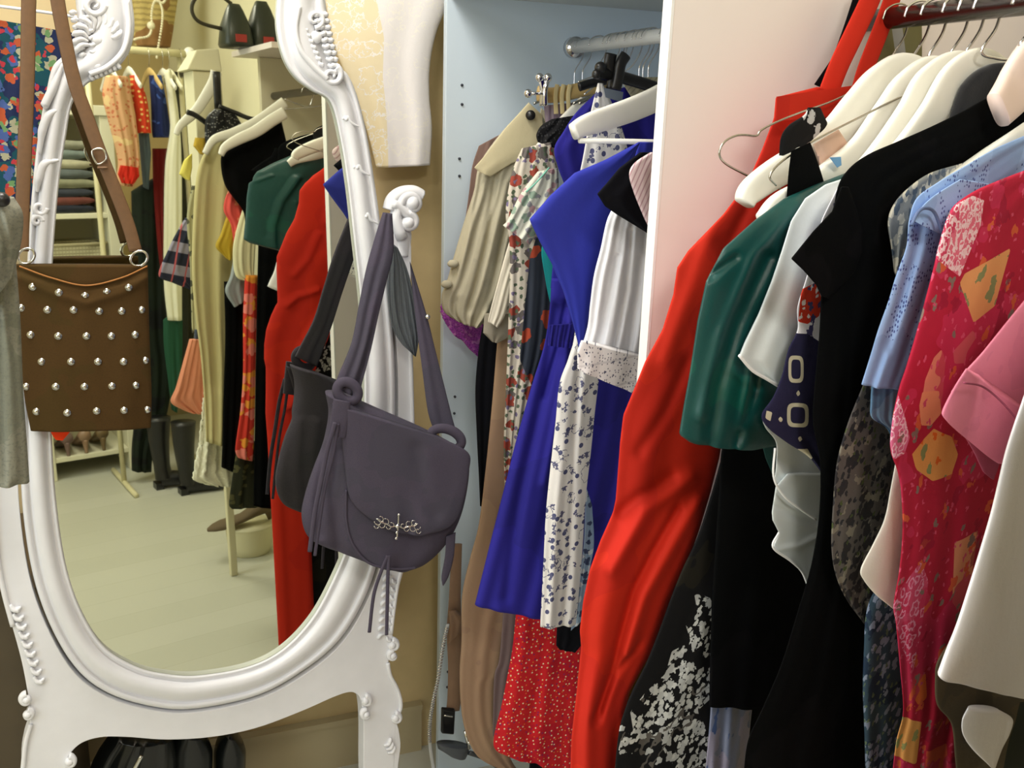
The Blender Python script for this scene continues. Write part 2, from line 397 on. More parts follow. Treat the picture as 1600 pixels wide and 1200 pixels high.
# ------------------------------------------------------------------ cheval mirror
m_white = plain('white_distressed_paint', (224, 225, 229), 0.42, bump=0.12, bscale=25, var=0.03)
m_glass, nt, b = base_mat('aged_looking_glass'); b.inputs['Metallic'].default_value = 1.0; b.inputs['Roughness'].default_value = 0.015
b.inputs['Base Color'].default_value = (0.67, 0.69, 0.57, 1)
mir = thing('cheval_mirror', (0.1, 1.62, 0), 'large white ornate cheval mirror on a carved stand', 'mirror')
outer = [(320,-260),(200,-220),(130,-130),(112,-50),(118,0),(120,40),(112,75),(98,88),(82,105),(72,145),(60,210),(50,300),(42,420),(34,560),(32,700),(36,800),(52,900),(80,980),(120,1045),(170,1083),(240,1104),(305,1107),(400,1087),(470,1050),(530,1000),(572,930),(596,850),(610,760),(617,660),(616,560),(608,460),(597,370),(586,290),(573,210),(558,150),(543,116),(527,102),(520,75),(514,40),(508,0),(505,-50),(450,-160)]
inner = [(320,-190),(250,-150),(205,-95),(198,-45),(206,0),(210,45),(200,85),(174,114),(138,130),(114,160),(103,215),(91,300),(82,420),(78,560),(82,700),(90,800),(105,890),(130,960),(165,1012),(215,1042),(262,1053),(310,1055),(385,1042),(440,1015),(487,965),(522,900),(545,840),(560,760),(568,660),(568,560),(563,470),(552,370),(543,290),(532,220),(516,160),(487,141),(462,122),(443,92),(432,45),(433,0),(440,-50),(400,-130)]
NO = 420
so = spline(outer, NO, True); si = spline(inner, NO, True)
prof = [(0.0, -0.026), (0.0, 0.006), (0.03, 0.012), (0.10, 0.016), (0.17, 0.013), (0.20, 0.008), (0.24, 0.008), (0.30, 0.015), (0.45, 0.021), (0.60, 0.021), (0.72, 0.017), (0.80, 0.010), (0.83, 0.007), (0.87, 0.0085), (0.92, 0.0115), (0.96, 0.0105), (0.985, 0.006), (1.0, 0.0004)]
V = []; Fc = []
for (t, h) in prof:
    for k in range(NO): q = so[k]*(1-t)+si[k]*t; V.append(onm(q[0], q[1], h))
npf = len(prof)
for a in range(npf-1):
    for k in range(NO): j = (k+1) % NO; Fc.append([a*NO+k, a*NO+j, (a+1)*NO+j, (a+1)*NO+k])
frame = mesh('mirror_frame', V, Fc, m_white, mir)
gi = si*1.0; cg = gi.mean(axis=0); gi = cg+(gi-cg)*1.012
V, Fc = plate([onm(q[0], q[1], 0.0) for q in gi], MN, 0.004); g = mesh('looking_glass', V, Fc, m_glass, mir, smooth=False); tag(g, 'faintly yellowed mirror glass')
bo = so.mean(axis=0)+(so-so.mean(axis=0))*0.99
V, Fc = plate([onm(q[0], q[1], -0.016) for q in bo], MN, 0.008); mesh('backing_board', V, Fc, plain('brown_backing', (110, 90, 66), 0.8), mir, smooth=False)

outl = [(612,372),(641,372),(641,470),(643,560),(645,640),(647,700),(645,760),(640,820),(632,880),(624,910),(618,950),(614,990),(611,1020),(607,1037),(611,1056),(622,1075),(628,1095),(627,1110),(619,1122),(623,1140),(626,1165),(622,1200),(616,1280),(612,1420),(572,1420),(570,1280),(568,1200),(568,1130),(564,1095),(556,1084),(544,1082),(520,1090),(470,1112),(400,1138),(330,1152),(260,1156),(200,1152),(160,1152),(130,1160),(112,1175),(106,1190),(108,1220),(112,1320),(122,1660),(52,1660),(40,1300),(34,1200),(38,1160),(46,1132),(46,1105),(42,1075),(33,1030),(18,975),(4,925),(-6,870),(-12,800),(-16,700),(-18,600),(-14,500),(-4,430),(36,430),(29,560),(27,700),(31,800),(47,905),(76,985),(116,1051),(168,1089),(239,1110),(305,1113),(401,1093),(473,1056),(534,1005),(577,932),(601,851),(615,760),(622,660),(621,560),(613,460)]
op = spline(outl, 330, True)
P3 = [onm(q[0], q[1], 0.004) for q in op]
for q in P3: q[2] = max(q[2], 0.0)
V, Fc = plate(P3, MN, 0.034); st = mesh('stand', V, Fc, m_white, mir, smooth=False); bevel(st, 0.004, 3, 50)
def mpath(pts, off): return [onm(x, y, off) for x, y in pts]
# raised bead along the outer edges of the stand
for pts in ([(640,470),(642,560),(644,640),(645,700),(643,760),(638,820),(630,880),(621,915),(615,955),(611,990)], [(606,1036),(610,1056),(620,1075),(626,1095),(625,1110),(617,1122)],
            [(36,1200),(40,1162),(48,1132)], [(20,978),(6,925),(-4,870),(-9,800),(-13,700)]):
    V, Fc = sweep(mpath(pts, 0.006), 0.004, 0.004, ref=MN, n=40); mesh('edge_moulding', V, Fc, m_white, mir)
def scroll(cx, cy, r, turns=1.4, sgn=1, a0=0, w0=0.011, off=0.006, tail=()):
    pts = list(tail); k = 26
    for i in range(k):
        t = i/(k-1); a = a0+sgn*turns*2*math.pi*t; rr = r*(1-0.85*t); pts.append((cx+rr*math.cos(a), cy+rr*math.sin(a)))
    P = mpath(pts, off); n_ = len(P)
    return sweep(P, list(np.linspace(w0, w0*0.45, n_)), list(np.linspace(w0*1.2, w0*0.9, n_)), ref=MN, seg=10, n=max(60, n_))
# finial: two stacked volutes on top of the right post
parts = [scroll(641, 319, 17, 1.25, 1, math.radians(180), 0.011, 0.006, tail=[(628,372),(620,350),(618,335)]),
         scroll(637, 347, 14, 1.2, 1, math.radians(-100), 0.009, 0.010, tail=[(612,318),(622,322)]),
         ([*ball(onm(644, 317, 0.012), 0.013, 14, 9)]), ([*ball(onm(638, 348, 0.014), 0.011, 14, 9)]),
         sweep(mpath([(608,328),(613,312),(626,302),(645,300),(658,306)], 0.0), 0.012, 0.015, ref=MN, n=30),
         sweep(mpath([(626,400),(627,370),(626,340),(630,318)], -0.008), [0.017, 0.020, 0.018, 0.014], 0.016, ref=MN, n=30)]
V, Fc = join(parts); mesh('finial', V, Fc, m_white, mir)
# volutes low on the stand
for args in (((613,1008), 9, 1), ((614,1024), 8, -1), ((41,1093), 9, -1), ((43,1116), 8, 1), ((571,1095), 8, 1), ((572,1116), 8, -1), ((108,1190), 9, 1), ((618,1122), 8, 1)):
    (cx, cy), r, s = args
    V, Fc = join([scroll(cx, cy, r, 1.1, s, math.radians(-90), 0.006, 0.008), ball(onm(cx, cy, 0.010), 0.0075, 12, 8)]); mesh('carved_volute', V, Fc, m_white, mir)
# leaf carving: rows of short curled ridges
def leaf(x, y, dx, dy, w=0.004, off=0.006, h=1.0):
    P = mpath([(x, y), (x+dx*0.4-dy*0.25, y+dy*0.4+dx*0.25), (x+dx*0.8-dy*0.15, y+dy*0.8+dx*0.15), (x+dx, y+dy)], off)
    return sweep(P, [w*0.5, w, w*1.1, w*0.3], [w*0.6*h, w*1.2*h, w*1.2*h, w*0.3], ref=MN, n=14, seg=8)
parts = []
for i in range(9):
    x, y = 20+i*4.6, 945+i*14; parts.append(leaf(x-4, y, 17, 7, 0.0045, 0.007)); parts.append(leaf(x+2, y+6, 10, -4, 0.003, 0.008))
V, Fc = join(parts); mesh('leaf_carving', V, Fc, m_white, mir)
parts = []
for i in range(8):
    x, y = 611-i*1.2, 900+i*13; parts.append(leaf(x, y, -12, 8, 0.0035, 0.007)); parts.append(leaf(x+2, y+4, 7, 7, 0.003, 0.007))
V, Fc = join(parts); mesh('leaf_carving', V, Fc, m_white, mir)
V, Fc = join([leaf(600+i*3, 1165+i*6, 10, -12, 0.004, 0.007) for i in range(3)]); mesh('leaf_carving', V, Fc, m_white, mir)
parts = []
for i in range(6): parts.append(leaf(50+i*1.5, 688+i*9, 12, 5, 0.0035, 0.011))
V, Fc = join(parts); mesh('leaf_carving', V, Fc, m_white, frame)
# crest carving, left and right halves of the shell
parts = []
for i in range(11):
    a = math.radians(150+i*19); parts.append(leaf(152+14*math.cos(a), 62+16*math.sin(a), 26*math.cos(a), 30*math.sin(a), 0.0045, 0.0165))
for i in range(9): parts.append(leaf(120+i*2.5, 20+i*11, -10, 4, 0.004, 0.014)); parts.append(leaf(128+i*2, 14+i*11, 12, -3, 0.0035, 0.0165))
for i in range(7): parts.append(leaf(185-i*7, 95+i*3, 5, 12, 0.0032, 0.0165))
parts += [ball(onm(152, 62, 0.017), 0.009, 12, 8, (1, .6, 1)), scroll(147, 8, 17, 1.3, 1, 0, 0.006, 0.0165), sweep(mpath([(198,0),(201,45),(192,80),(168,104),(140,116)], 0.021), 0.004, 0.004, ref=MN, n=40)]
V, Fc = join(parts); mesh('crest_carving', V, Fc, m_white, frame)
parts = []
for i in range(10):
    y = 18+i*10; parts.append(leaf(500+i*2.2, y, 13, 3, 0.0045, 0.014)); parts.append(leaf(488+i*3.0, y+3, 12, -2, 0.0042, 0.0165))
for i in range(7): parts.append(leaf(474+i*4, 40+i*9, 9, 8, 0.004, 0.0165))
parts += [scroll(492, 30, 14, 1.3, -1, math.radians(90), 0.005, 0.0165), scroll(518, 118, 16, 1.3, 1, math.radians(-60), 0.006, 0.018), sweep(mpath([(467,10),(462,45),(470,78),(490,104),(512,124)], 0.021), 0.0045, 0.004, ref=MN, n=40),
          ball(onm(494, 58, 0.016), 0.010, 12, 8, (1, .6, 1))]
V, Fc = join(parts); mesh('crest_carving', V, Fc, m_white, frame)
# s-scroll relief down both sides
for pts in ([(98,100),(84,135),(70,165),(82,150)], [(95,170),(76,180),(66,205),(62,240)], [(92,250),(70,256),(60,280),(58,300)]):
    V, Fc = sweep(mpath(pts, 0.018), [0.002, 0.006, 0.006, 0.002], [0.002, 0.006, 0.006, 0.002], ref=MN, n=24); mesh('scroll_relief', V, Fc, m_white, frame)
V, Fc = join([scroll(62, 325, 11, 1.2, 1, 0, 0.005, 0.016), scroll(58, 345, 9, 1.2, -1, 0, 0.005, 0.016)]); mesh('scroll_relief', V, Fc, m_white, frame)
for (x, y) in ((541, 186), (558, 262), (572, 338)):
    V, Fc = join([sweep(mpath([(x-6, y), (x+2, y-3), (x+8, y+6), (x+20, y+12)], 0.019), [0.0015, 0.004, 0.003, 0.001], [0.001, 0.003, 0.003, 0.001], ref=MN, n=20), ball(onm(x, y, 0.019), 0.004, 10, 6)])
    mesh('scroll_relief', V, Fc, m_white, frame)

# ------------------------------------------------------------------ studded brown bag
m_suede = cloth('brown_suede', (70, 50, 22), [dict(kind='noise', s=9, a=0.55, col=(64, 50, 20), op=0.6), dict(kind='noise', s=400, a=0.56, col=(60, 43, 19), op=0.4)], rough=0.95, bump=0.15)
m_strap = plain('tan_leather_strap', (104, 74, 44), 0.6, bump=0.1, bscale=120, var=0.12)
m_silver = plain('silver_metal', (215, 215, 210), 0.18, metal=1.0)
YB1 = 1.555
bag = thing('studded_crossbody_bag', at(130, 670, YB1), 'flat brown suede bag covered in silver studs hanging before the mirror', 'bag')
garment('body', [(22,413),(24,500),(32,560),(38,620),(48,673)], [(231,414),(233,500),(235,560),(237,620),(236,668)], YB1, m_suede, parent=bag, th=0.03, folds=(2, 0.002), seed=3,
        creases=[([(30,420),(80,440),(135,452),(190,440),(228,420)], 5, -0.004), ([(30,432),(80,455),(135,472),(190,455),(232,432)], 7, 0.004)])
V, Fc = sweep([at(x, y, YB1-0.019) for x, y in [(30,416),(80,434),(135,446),(190,434),(230,416)]], 0.0012, 0.0012, n=40); mesh('piping', V, Fc, plain('orange_brown_piping', (150, 96, 36), 0.6), bag)
studs = [(51,448),(92,457),(133,462),(167,456),(201,449),(33,481),(74,484),(115,484),(155,486),(190,486),(221,484),(48,523),(91,525),(135,525),(174,525),(211,523),(65,565),(111,565),(153,565),(193,565),(227,563),(41,604),(87,604),(132,604),(175,603),(212,602),(57,643),(105,645),(151,642),(194,641),(230,640)]
from mathutils.bvhtree import BVHTree
body = [c for c in bag.children if c.name.startswith('body')][0]
bpy.context.view_layer.update()
bvh = BVHTree.FromObject(body, bpy.context.evaluated_depsgraph_get())
inv = body.matrix_world.inverted()
proto = None
for (x, y) in studs:
    dv = ray(x, y); hit = bvh.ray_cast(inv @ Vector(O), Vector(dv))
    P = np.array(body.matrix_world @ hit[0]) if hit[0] is not None else at(x, y, YB1-0.015)
    if proto is None:
        V, Fc = ball(P, 0.0042, 14, 8, (1, .75, 1)); V2, F2 = sweep([P+np.array([0, .001, 0]), P+np.array([0, -.0012, 0])], 0.0055, 0.0055, ref=(1, 0, 0), seg=16)
        V, Fc = join([(V, Fc), (V2, F2)]); proto = mesh('stud', V, Fc, m_silver, bag, origin=P)
    else:
        o = proto.copy(); C.objects.link(o); o.parent = bag; o.location = Vector(P)-bag.location
def strap(name, pts, w, t, mat, parent, Y, n=60, ref=(0, 1, 0)):
    P = [at(x, y, Y(i/(len(pts)-1)) if callable(Y) else Y) for i, (x, y) in enumerate(pts)]
    V, Fc = sweep(P, w, t, ref=ref, n=n, seg=12); return mesh(name, V, Fc, mat, parent)
strap('strap', [(34,392),(35,330),(38,250),(42,150),(44,60),(45,0),(50,-120),(66,-180),(78,-100),(90,0),(103,70),(117,130),(135,180),(155,235),(178,292),(200,350),(212,392)], 0.0095, 0.0016, m_strap, bag, YB1-0.005, 140)
V, Fc = sweep([at(x, y, YB1-0.010) for x, y in [(144,236),(160,233),(166,248),(152,256)]], 0.0014, 0.0014, n=40, closed=True); mesh('buckle', V, Fc, m_silver, bag)
V, Fc = sweep([at(x, y, YB1-0.012) for x, y in [(152,262),(168,262)]], 0.0016, 0.003, n=6); mesh('strap_keeper', V, Fc, m_strap, bag)
for (cx, cy) in ((217, 404), (41, 400)):
    pts = [(cx+13*math.cos(a)-2*math.sin(a), cy+12*math.sin(a)) for a in np.linspace(0, 2*math.pi, 16)[:-1]]
    V, Fc = sweep([at(x, y, YB1-0.006) for x, y in pts], 0.002, 0.002, n=50, closed=True); mesh('ring', V, Fc, m_silver, bag)

# ------------------------------------------------------------------ grey shoulder bag
m_grey = cloth('charcoal_mauve_canvas', (73, 68, 82), [dict(kind='noise', s=7, a=0.52, col=(68, 66, 78), op=0.7), dict(kind='noise', s=500, a=0.55, col=(64, 60, 73), op=0.4)], rough=0.9, bump=0.3)
m_grey2 = cloth('grey_gathered_jersey', (98, 104, 110), [dict(kind='stripe', s=240, b=0.45, axis=0, jit=0.8, col=(84, 90, 98), op=0.6)], rough=0.95, bump=0.4)
YB2 = 1.545
gb = thing('slouchy_shoulder_bag', at(600, 886, YB2), 'slouchy charcoal grey shoulder bag hung on the mirror stand finial', 'bag')
garment('body', [(508,612),(513,645),(505,690),(490,730),(477,770),(471,805),(480,836),(505,852),(562,870)], [(556,625),(650,664),(702,690),(728,706),(733,740),(722,800),(700,846),(668,878),(640,889)], YB2, m_grey, parent=gb, th=0.075, folds=(2, 0.003), seed=5,
        creases=[([(530,700),(520,760),(530,850)], 9, -0.008), ([(505,700),(495,780),(500,830)], 7, -0.006)], nu=60, nv=90)
garment('flap', [(519,630),(534,690),(540,740),(548,780),(575,808),(610,828)], [(690,684),(731,707),(733,735),(723,790),(704,822),(664,836)], YB2-0.045, m_grey, parent=gb, th=0.020, folds=(2, 0.003), seed=6, nu=60, nv=60,
        creases=[([(650,700),(660,760),(680,800)], 12, -0.004)])
strap('piping', [(541,765),(541,812),(551,850),(577,880),(618,889),(650,887)], 0.0022, 0.002, m_grey, gb, YB2-0.036)
garment('handle', [(598,332),(586,370),(572,420),(560,480),(549,535),(529,585),(522,603)], [(613,334),(615,392),(604,440),(592,490),(580,545),(566,598),(560,622)], lambda U, T: 1.60-0.075*T-0.012*(1-T), m_grey, parent=gb, th=0.012, folds=(1.5, 0.004), seed=7)
g = garment('handle', [(612,380),(606,430),(606,470),(612,508),(626,535),(645,553)], [(622,388),(636,420),(648,468),(655,516),(653,540),(650,557)], 1.615, m_grey2, parent=gb, th=0.014, folds=(5, 0.004), seed=8); tag(g, 'gathered pale grey jersey wrap of the handle')
garment('handle', [(640,408),(645,460),(652,520),(660,580),(668,640),(676,668)], [(643,415),(666,490),(681,550),(696,610),(706,650),(712,672)], lambda U, T: 1.60-0.05*T, m_grey, parent=gb, th=0.010, folds=(1.2, 0.002), seed=9)
for (cx, cy, rx, ry) in ((543, 612, 16, 15), (697, 686, 24, 16)):
    pts = [(cx+rx*math.cos(a), cy+ry*math.sin(a)+0.2*rx*math.cos(a)) for a in np.linspace(0, 2*math.pi, 16)[:-1]]
    V, Fc = sweep([at(x, y, YB2-0.03) for x, y in pts], 0.009, 0.006, n=50, closed=True); mesh('ring', V, Fc, m_grey, gb)
garment('ring_tab', [(521,624),(517,650),(513,680)], [(548,628),(546,655),(540,684)], YB2-0.05, m_grey, parent=gb, th=0.008, folds=(1, 0.0005))
strap('tassel', [(524,660),(512,700),(502,750),(492,800),(484,862)], 0.004, 0.0022, m_grey, gb, YB2-0.062)
strap('tassel', [(528,662),(520,710),(508,760),(500,810),(492,868)], 0.003, 0.002, m_grey, gb, YB2-0.058)
strap('tassel', [(606,868),(596,892),(584,930),(577,988)], 0.0033, 0.0018, m_grey, gb, YB2-0.05)
strap('tassel', [(608,868),(606,900),(605,950),(604,992)], 0.0033, 0.0018, m_grey, gb, YB2-0.05)
garment('tassel', [(697,838),(695,870),(690,900),(691,913)], [(712,832),(709,870),(701,900),(693,915)], YB2-0.02, m_grey, parent=gb, th=0.005, folds=(1, 0.0005))
# silver emblem: a small cross between two filigree wings
parts = []
YE = YB2-0.062
def e2(pts, r): parts.append(sweep([at(x, y, YE) for x, y in pts], r, r*0.8, n=16, seg=6))
e2([(623,803),(622,822),(620,843)], 0.0016); parts.append(ball(at(623, 804, YE), 0.0028, 8, 6)); parts.append(ball(at(619, 841, YE), 0.003, 8, 6)); parts.append(ball(at(621, 822, YE-0.002), 0.0045, 10, 7)); parts.append(ball(at(620, 832, YE-0.002), 0.003, 8, 6))
for sg in (-1, 1):
    f = lambda x, y: (621+sg*x, 822+y+sg*x*0.12)
    e2([f(2,0), f(10,2), f(18,-2), f(26,-3), f(32,-8)], 0.0012)
    for (x, y, r) in ((9,-1,3.5),(14,3,3.5),(18,-5,4.5),(24,1,4.5),(26,-8,4),(31,-3,5),(33,4,3.5)):
        pts = [f(x+r*math.cos(a), y+r*math.sin(a)) for a in np.linspace(0, 5.2, 9)]; e2(pts, 0.0008)
V, Fc = join(parts); tag(mesh('emblem', V, Fc, m_silver, gb), 'silver filigree cross emblem')
V, Fc = ball(at(668, 495, 1.575), 0.005, 10, 8); mesh('rivet', V, Fc, m_silver, gb)

# ------------------------------------------------------------------ hangers
m_hang = plain('white_painted_wood', (240, 238, 228), 0.38)
m_hblack = plain('black_plastic', (22, 22, 24), 0.35)
m_velvet = cloth('black_velvet_flock', (30, 30, 32), rough=1.0, sheen=0.3)
m_wire = plain('steel_wire', (190, 186, 176), 0.25, metal=1.0)
m_wood = plain('pale_varnished_wood', (206, 176, 116), 0.45, var=0.1, bscale=20)
def hook(N, Y, RZ, r=0.0016, lean=0.0):
    N = np.asarray(N, float); X = RX
    k = np.array([0, lean, 0])
    return sweep([N, N*0.5+np.array([X, Y, RZ-0.05])*0.5, (X+0.001, Y, RZ-0.045), (X+0.016, Y, RZ-0.020), (X+0.0185, Y+lean*.3, RZ+0.002), (X+0.011, Y+lean*.6, RZ+0.0145), (X-0.003, Y+lean, RZ+0.0148), (X-0.0155, Y+lean, RZ+0.008), (X-0.0195, Y+lean, RZ-0.003)],
                 r, r, ref=(0, 1, 0), n=60, seg=8)
def wooden_hanger(path, Y, RZ, label, mat=None, group=None, hw=(0.010, 0.017, 0.021, 0.022), th=0.006, dropbar=False, name='clothes_hanger', other=True):
    """path: visible arm from tip to neck"""
    P = [at(x, y, Y) for x, y in path]; N = P[-1]
    t = thing(name, N, label, 'hanger', group)
    pts = P if not other else P+[np.array([2*N[0]-q[0], N[1], q[2]]) for q in P[::-1][1:]]
    ha = list(hw)+(list(hw)[::-1][1:] if other else [])
    V, Fc = sweep(pts, ha, th, ref=(0, 1, 0), n=90, seg=24, sq=0.55); mesh('shoulder_bar', V, Fc, mat or m_hang, t)
    V, Fc = hook(N+np.array([0, 0, 0.012]), Y, RZ); mesh('hook', V, Fc, m_chrome, t)
    if dropbar:
        a = P[0]+np.array([0.01, 0, -0.012]); b_ = np.array([2*N[0]-a[0], N[1], a[2]])
        V, Fc = sweep([a, b_], 0.004, 0.004, ref=(0, 1, 0), n=4); mesh('trouser_bar', V, Fc, mat or m_hang, t)
    return t
def wire_hanger(Y, RZ, label, drop=0.075, half=0.19, zneck=-0.06, group=None, mat=None, r=0.0014, name='wire_hanger'):
    N = np.array([RX, Y, RZ+zneck]); t = thing(name, N, label, 'hanger', group)
    s_ = half*swing(Y) if Y > .5 else 0
    V, Fc = sweep([N+[-half, -s_, -drop], N+[-half*.55, -s_*.55, -drop*.5], N+[0, 0, 0], N+[half*.55, 0, -drop*.5], N+[half, 0, -drop]], r*2.0, r*1.6, ref=(0, 1, 0), n=30, seg=8)
    mesh('shoulder_bar', V, Fc, mat or m_wire, t); V, Fc = hook(N, Y, RZ, r); mesh('hook', V, Fc, m_chrome, t); return t

at = hung
# ------------------------------------------------------------------ first bay: clothes from the end panel to the divider
RZ = RZ1
brown = cloth('mauve_brown_knit', (128, 104, 96), rough=.95)
garment('knitted_top', [(748,228),(738,260),(733,300),(728,335),(721,372)], [(800,200),(800,260),(795,330),(780,400)], 1.875, brown, 'mauve brown knitted top, furthest left garment on the rail', 'top', th=.012, folds=(3, .003), seed=11)
purple = cloth('purple_lace', (176, 78, 186), [dict(kind='blob', s=220, b=0.33, jit=.5, col=(140, 60, 156)), dict(kind='noise', s=90, a=.58, col=(204, 130, 204))], rough=.7, see=.12)
garment('lace_camisole', [(730,430),(694,470),(689,490),(708,522),(722,532),(734,546),(750,560)], [(800,430),(800,470),(800,500),(800,520),(795,535),(775,548),(757,560)], 1.85, purple, 'purple lace trimmed camisole hem showing below the taupe shirt', 'top', th=.008, folds=(4, .003), seed=12, rough_edge=3)
taupe = cloth('taupe_cotton', (186, 180, 158), [dict(kind='noise', s=14, a=.6, col=(176, 170, 150), op=.6)], rough=.95, bump=.5)
sh = thing('shirt_dress', at(760, 505, 1.80), 'taupe grey cotton shirt dress with long gathered sleeve near the end panel', 'dress')
garment('body', [(845,168),(840,220),(810,300),(790,380),(770,450),(752,505)], [(870,190),(872,260),(860,340),(846,420),(815,470),(775,512)], 1.82, taupe, parent=sh, th=.02, folds=(5, .005), sharp=True, seed=13)
garment('sleeve', [(826,163),(785,205),(750,255),(740,300),(724,350),(708,405),(698,440),(690,462),(693,486),(712,500)], [(850,185),(845,235),(828,270),(812,320),(800,370),(790,420),(780,460),(772,480),(762,496),(748,512)], 1.79, taupe, parent=sh, th=.04, folds=(4, .007), seed=14,
        creases=[([(745,270),(730,380),(715,460)], 5, .006), ([(775,280),(760,380),(735,480)], 6, -.010), ([(800,290),(780,400),(765,480)], 6, -.008)])
g = garment('shoulder_flap', [(826,160),(790,200),(760,240),(741,262),(748,268)], [(848,180),(850,215),(848,240),(800,255),(766,276)], 1.765, cloth('beige_flap_cotton', (200, 190, 156), rough=.95), parent=sh, th=.008, folds=(1, .001), sharp=True, seed=15); tag(g, 'lighter beige shoulder flap')
V, Fc = sweep([at(829, 180, 1.757), at(829, 180, 1.752)], .0095, .0095, ref=(1, 0, 0), seg=18); mesh('button', V, Fc, m_hblack, sh)
for (x, y) in ((708, 412), (698, 444)):
    V, Fc = ball(at(x, y, 1.775), .010, 12, 8, (1.2, .8, .8)); mesh('cuff_button_loop', V, Fc, taupe, sh)
blk = cloth('black_jersey', (20, 21, 26), rough=.95, spec=.08)
garment('trousers', [(765,490),(752,520),(743,600),(745,680),(748,740),(750,790)], [(812,490),(810,560),(800,640),(790,720),(775,790)], 1.775, blk, 'black trousers leg hanging behind the patterned floral dress', 'trousers', th=.015, folds=(3, .004), seed=16)
tan = cloth('tan_cotton', (166, 138, 112), [dict(kind='noise', s=5, a=.55, col=(158, 130, 108))], rough=.95)
tr = garment('long_coat', [(782,490),(776,545),(768,640),(758,740),(748,820),(735,870),(722,930),(721,1000),(718,1060),(724,1130),(745,1180),(790,1205)], [(840,490),(850,600),(850,750),(830,900),(800,960),(785,1020),(784,1048),(775,1060),(774,1120),(790,1165),(800,1190),(812,1208)], 1.735, tan, 'long tan cotton coat reaching down beside the end panel', 'coat', th=.02, folds=(2, .003), seed=17)
mauve = cloth('mauve_grey_wool', (120, 104, 104), rough=.95)
garment('wool_dress', [(790,900),(786,960),(780,1030),(772,1060),(770,1150)], [(830,900),(825,1000),(812,1080),(800,1150)], 1.71, mauve, 'mauve grey dress edge between the tan coat and the red skirt', 'dress', th=.01, folds=(2, .003), seed=18)
crm = cloth('cream_cotton', (226, 220, 204), rough=.95)
garment('blouse', [(815,330),(795,380),(778,440),(763,498),(766,503)], [(838,330),(820,390),(802,440),(790,490),(778,512)], 1.70, crm, 'cream blouse sleeve beside the multicoloured floral dress', 'top', th=.012, folds=(2, .002), seed=19)
garment('shirt', [(757,490),(755,520),(768,533)], [(800,490),(800,524),(778,536)], 1.715, cloth('grey_beige_linen', (160, 154, 140), rough=.95), 'small grey beige cuff below the cream blouse sleeve', 'top', th=.01, folds=(2, .002), seed=20)
flor = cloth('cream_floral_cotton', (206, 198, 184), [dict(kind='blob', s=33.8, b=.36, jit=.9, gate=.35, col=(104, 98, 96)), dict(kind='blob', s=28.6, b=.34, jit=.9, gate=.5, col=(150, 70, 58)), dict(kind='blob', s=78, b=.28, jit=.8, gate=.5, col=(90, 104, 84)), dict(kind='blob', s=67.6, b=.25, jit=.8, gate=.6, col=(120, 110, 140)),
        dict(kind='noise', s=6, a=0, b=2, zone=0, col=(54, 60, 72)), dict(kind='blob', s=24, b=.4, jit=.8, gate=.55, col=(168, 72, 50), zone=0)], zones=[dict(poly=[(828,400),(838,370),(880,380),(880,600),(830,600),(812,560),(820,480)])], rough=.9)
fd = thing('floral_dress', at(800, 780, 1.64), 'cream cotton dress with red, grey and slate floral print', 'dress')
garment('body', [(815,232),(800,270),(790,330),(796,380),(796,450),(793,540),(790,620),(787,700),(790,790)], [(860,222),(872,280),(872,380),(866,470),(858,540),(836,610),(822,680),(812,740),(808,790)], 1.655, flor, parent=fd, th=.02, folds=(4, .005), seed=21, zones=[0] and [dict(poly=[(828,400),(838,370),(880,380),(880,600),(830,600),(812,560),(820,480)])])
g = garment('sleeve', [(840,268),(815,300),(794,342),(786,352)], [(872,262),(872,300),(860,330),(846,348),(828,382)], 1.63, cloth('pale_floral_georgette', (206, 208, 196), [dict(kind='blob', s=51, b=.34, jit=.9, gate=.5, col=(180, 146, 150)), dict(kind='blob', s=45, b=.34, jit=.9, gate=.55, col=(140, 160, 144)), dict(kind='blob', s=60, b=.3, jit=.8, gate=.6, col=(140, 140, 146))]), parent=fd, th=.02, folds=(3, .004), seed=22)
V, Fc = sweep([at(x, y, 1.61) for x, y in [(822,300),(838,285),(858,262)]], .0015, .0015, n=12); mesh('ribbon_edge', V, Fc, plain('mint_ribbon', (120, 190, 168), .6), fd)
wooden_hanger([(822,262),(836,245),(850,224),(880,190),(912,158)], 1.70, RZ, 'white wooden hanger end poking out above the multicoloured floral dress', hw=(.006, .010, .010, .010), other=False)
teal = cloth('turquoise_crepe', (28, 138, 142), rough=.8)
garment('turquoise_top', [(850,370),(846,395),(851,430),(856,458),(860,475)], [(890,370),(888,420),(886,450),(876,470),(866,480)], 1.60, teal, 'turquoise top showing as a sliver left of the royal blue dress', 'top', th=.008, folds=(1, .002), seed=23)
garment('black_lace_top', [(862,186),(846,196),(838,210),(840,222)], [(900,180),(905,205),(888,220),(868,232)], 1.68, cloth('black_lace', (24, 24, 26), [dict(kind='blob', s=150, b=.2, jit=.5, col=(60, 60, 62))]), 'black lace collar beside the wooden clip hanger', 'top', th=.02, folds=(3, .004), seed=24)
m_blue = cloth('royal_blue_crepe', (42, 38, 138), [dict(kind='noise', s=5, a=.56, col=(38, 35, 128))], rough=.8, bump=.2)
m_blue2 = cloth('cobalt_blue_crepe', (50, 58, 166), rough=.8, bump=.15)
bd = thing('blue_dress', at(840, 965, 1.53), 'long royal blue dress with gathered waist and flared skirt', 'dress')
garment('body', [(930,146),(900,176),(880,206),(866,232),(872,262),(884,300),(880,350),(866,400),(860,450)], [(1010,130),(1030,170),(1040,240),(1040,300),(1040,360),(1030,400),(1010,450)], 1.55, m_blue, parent=bd, th=.025, folds=(4, .006), seed=25)
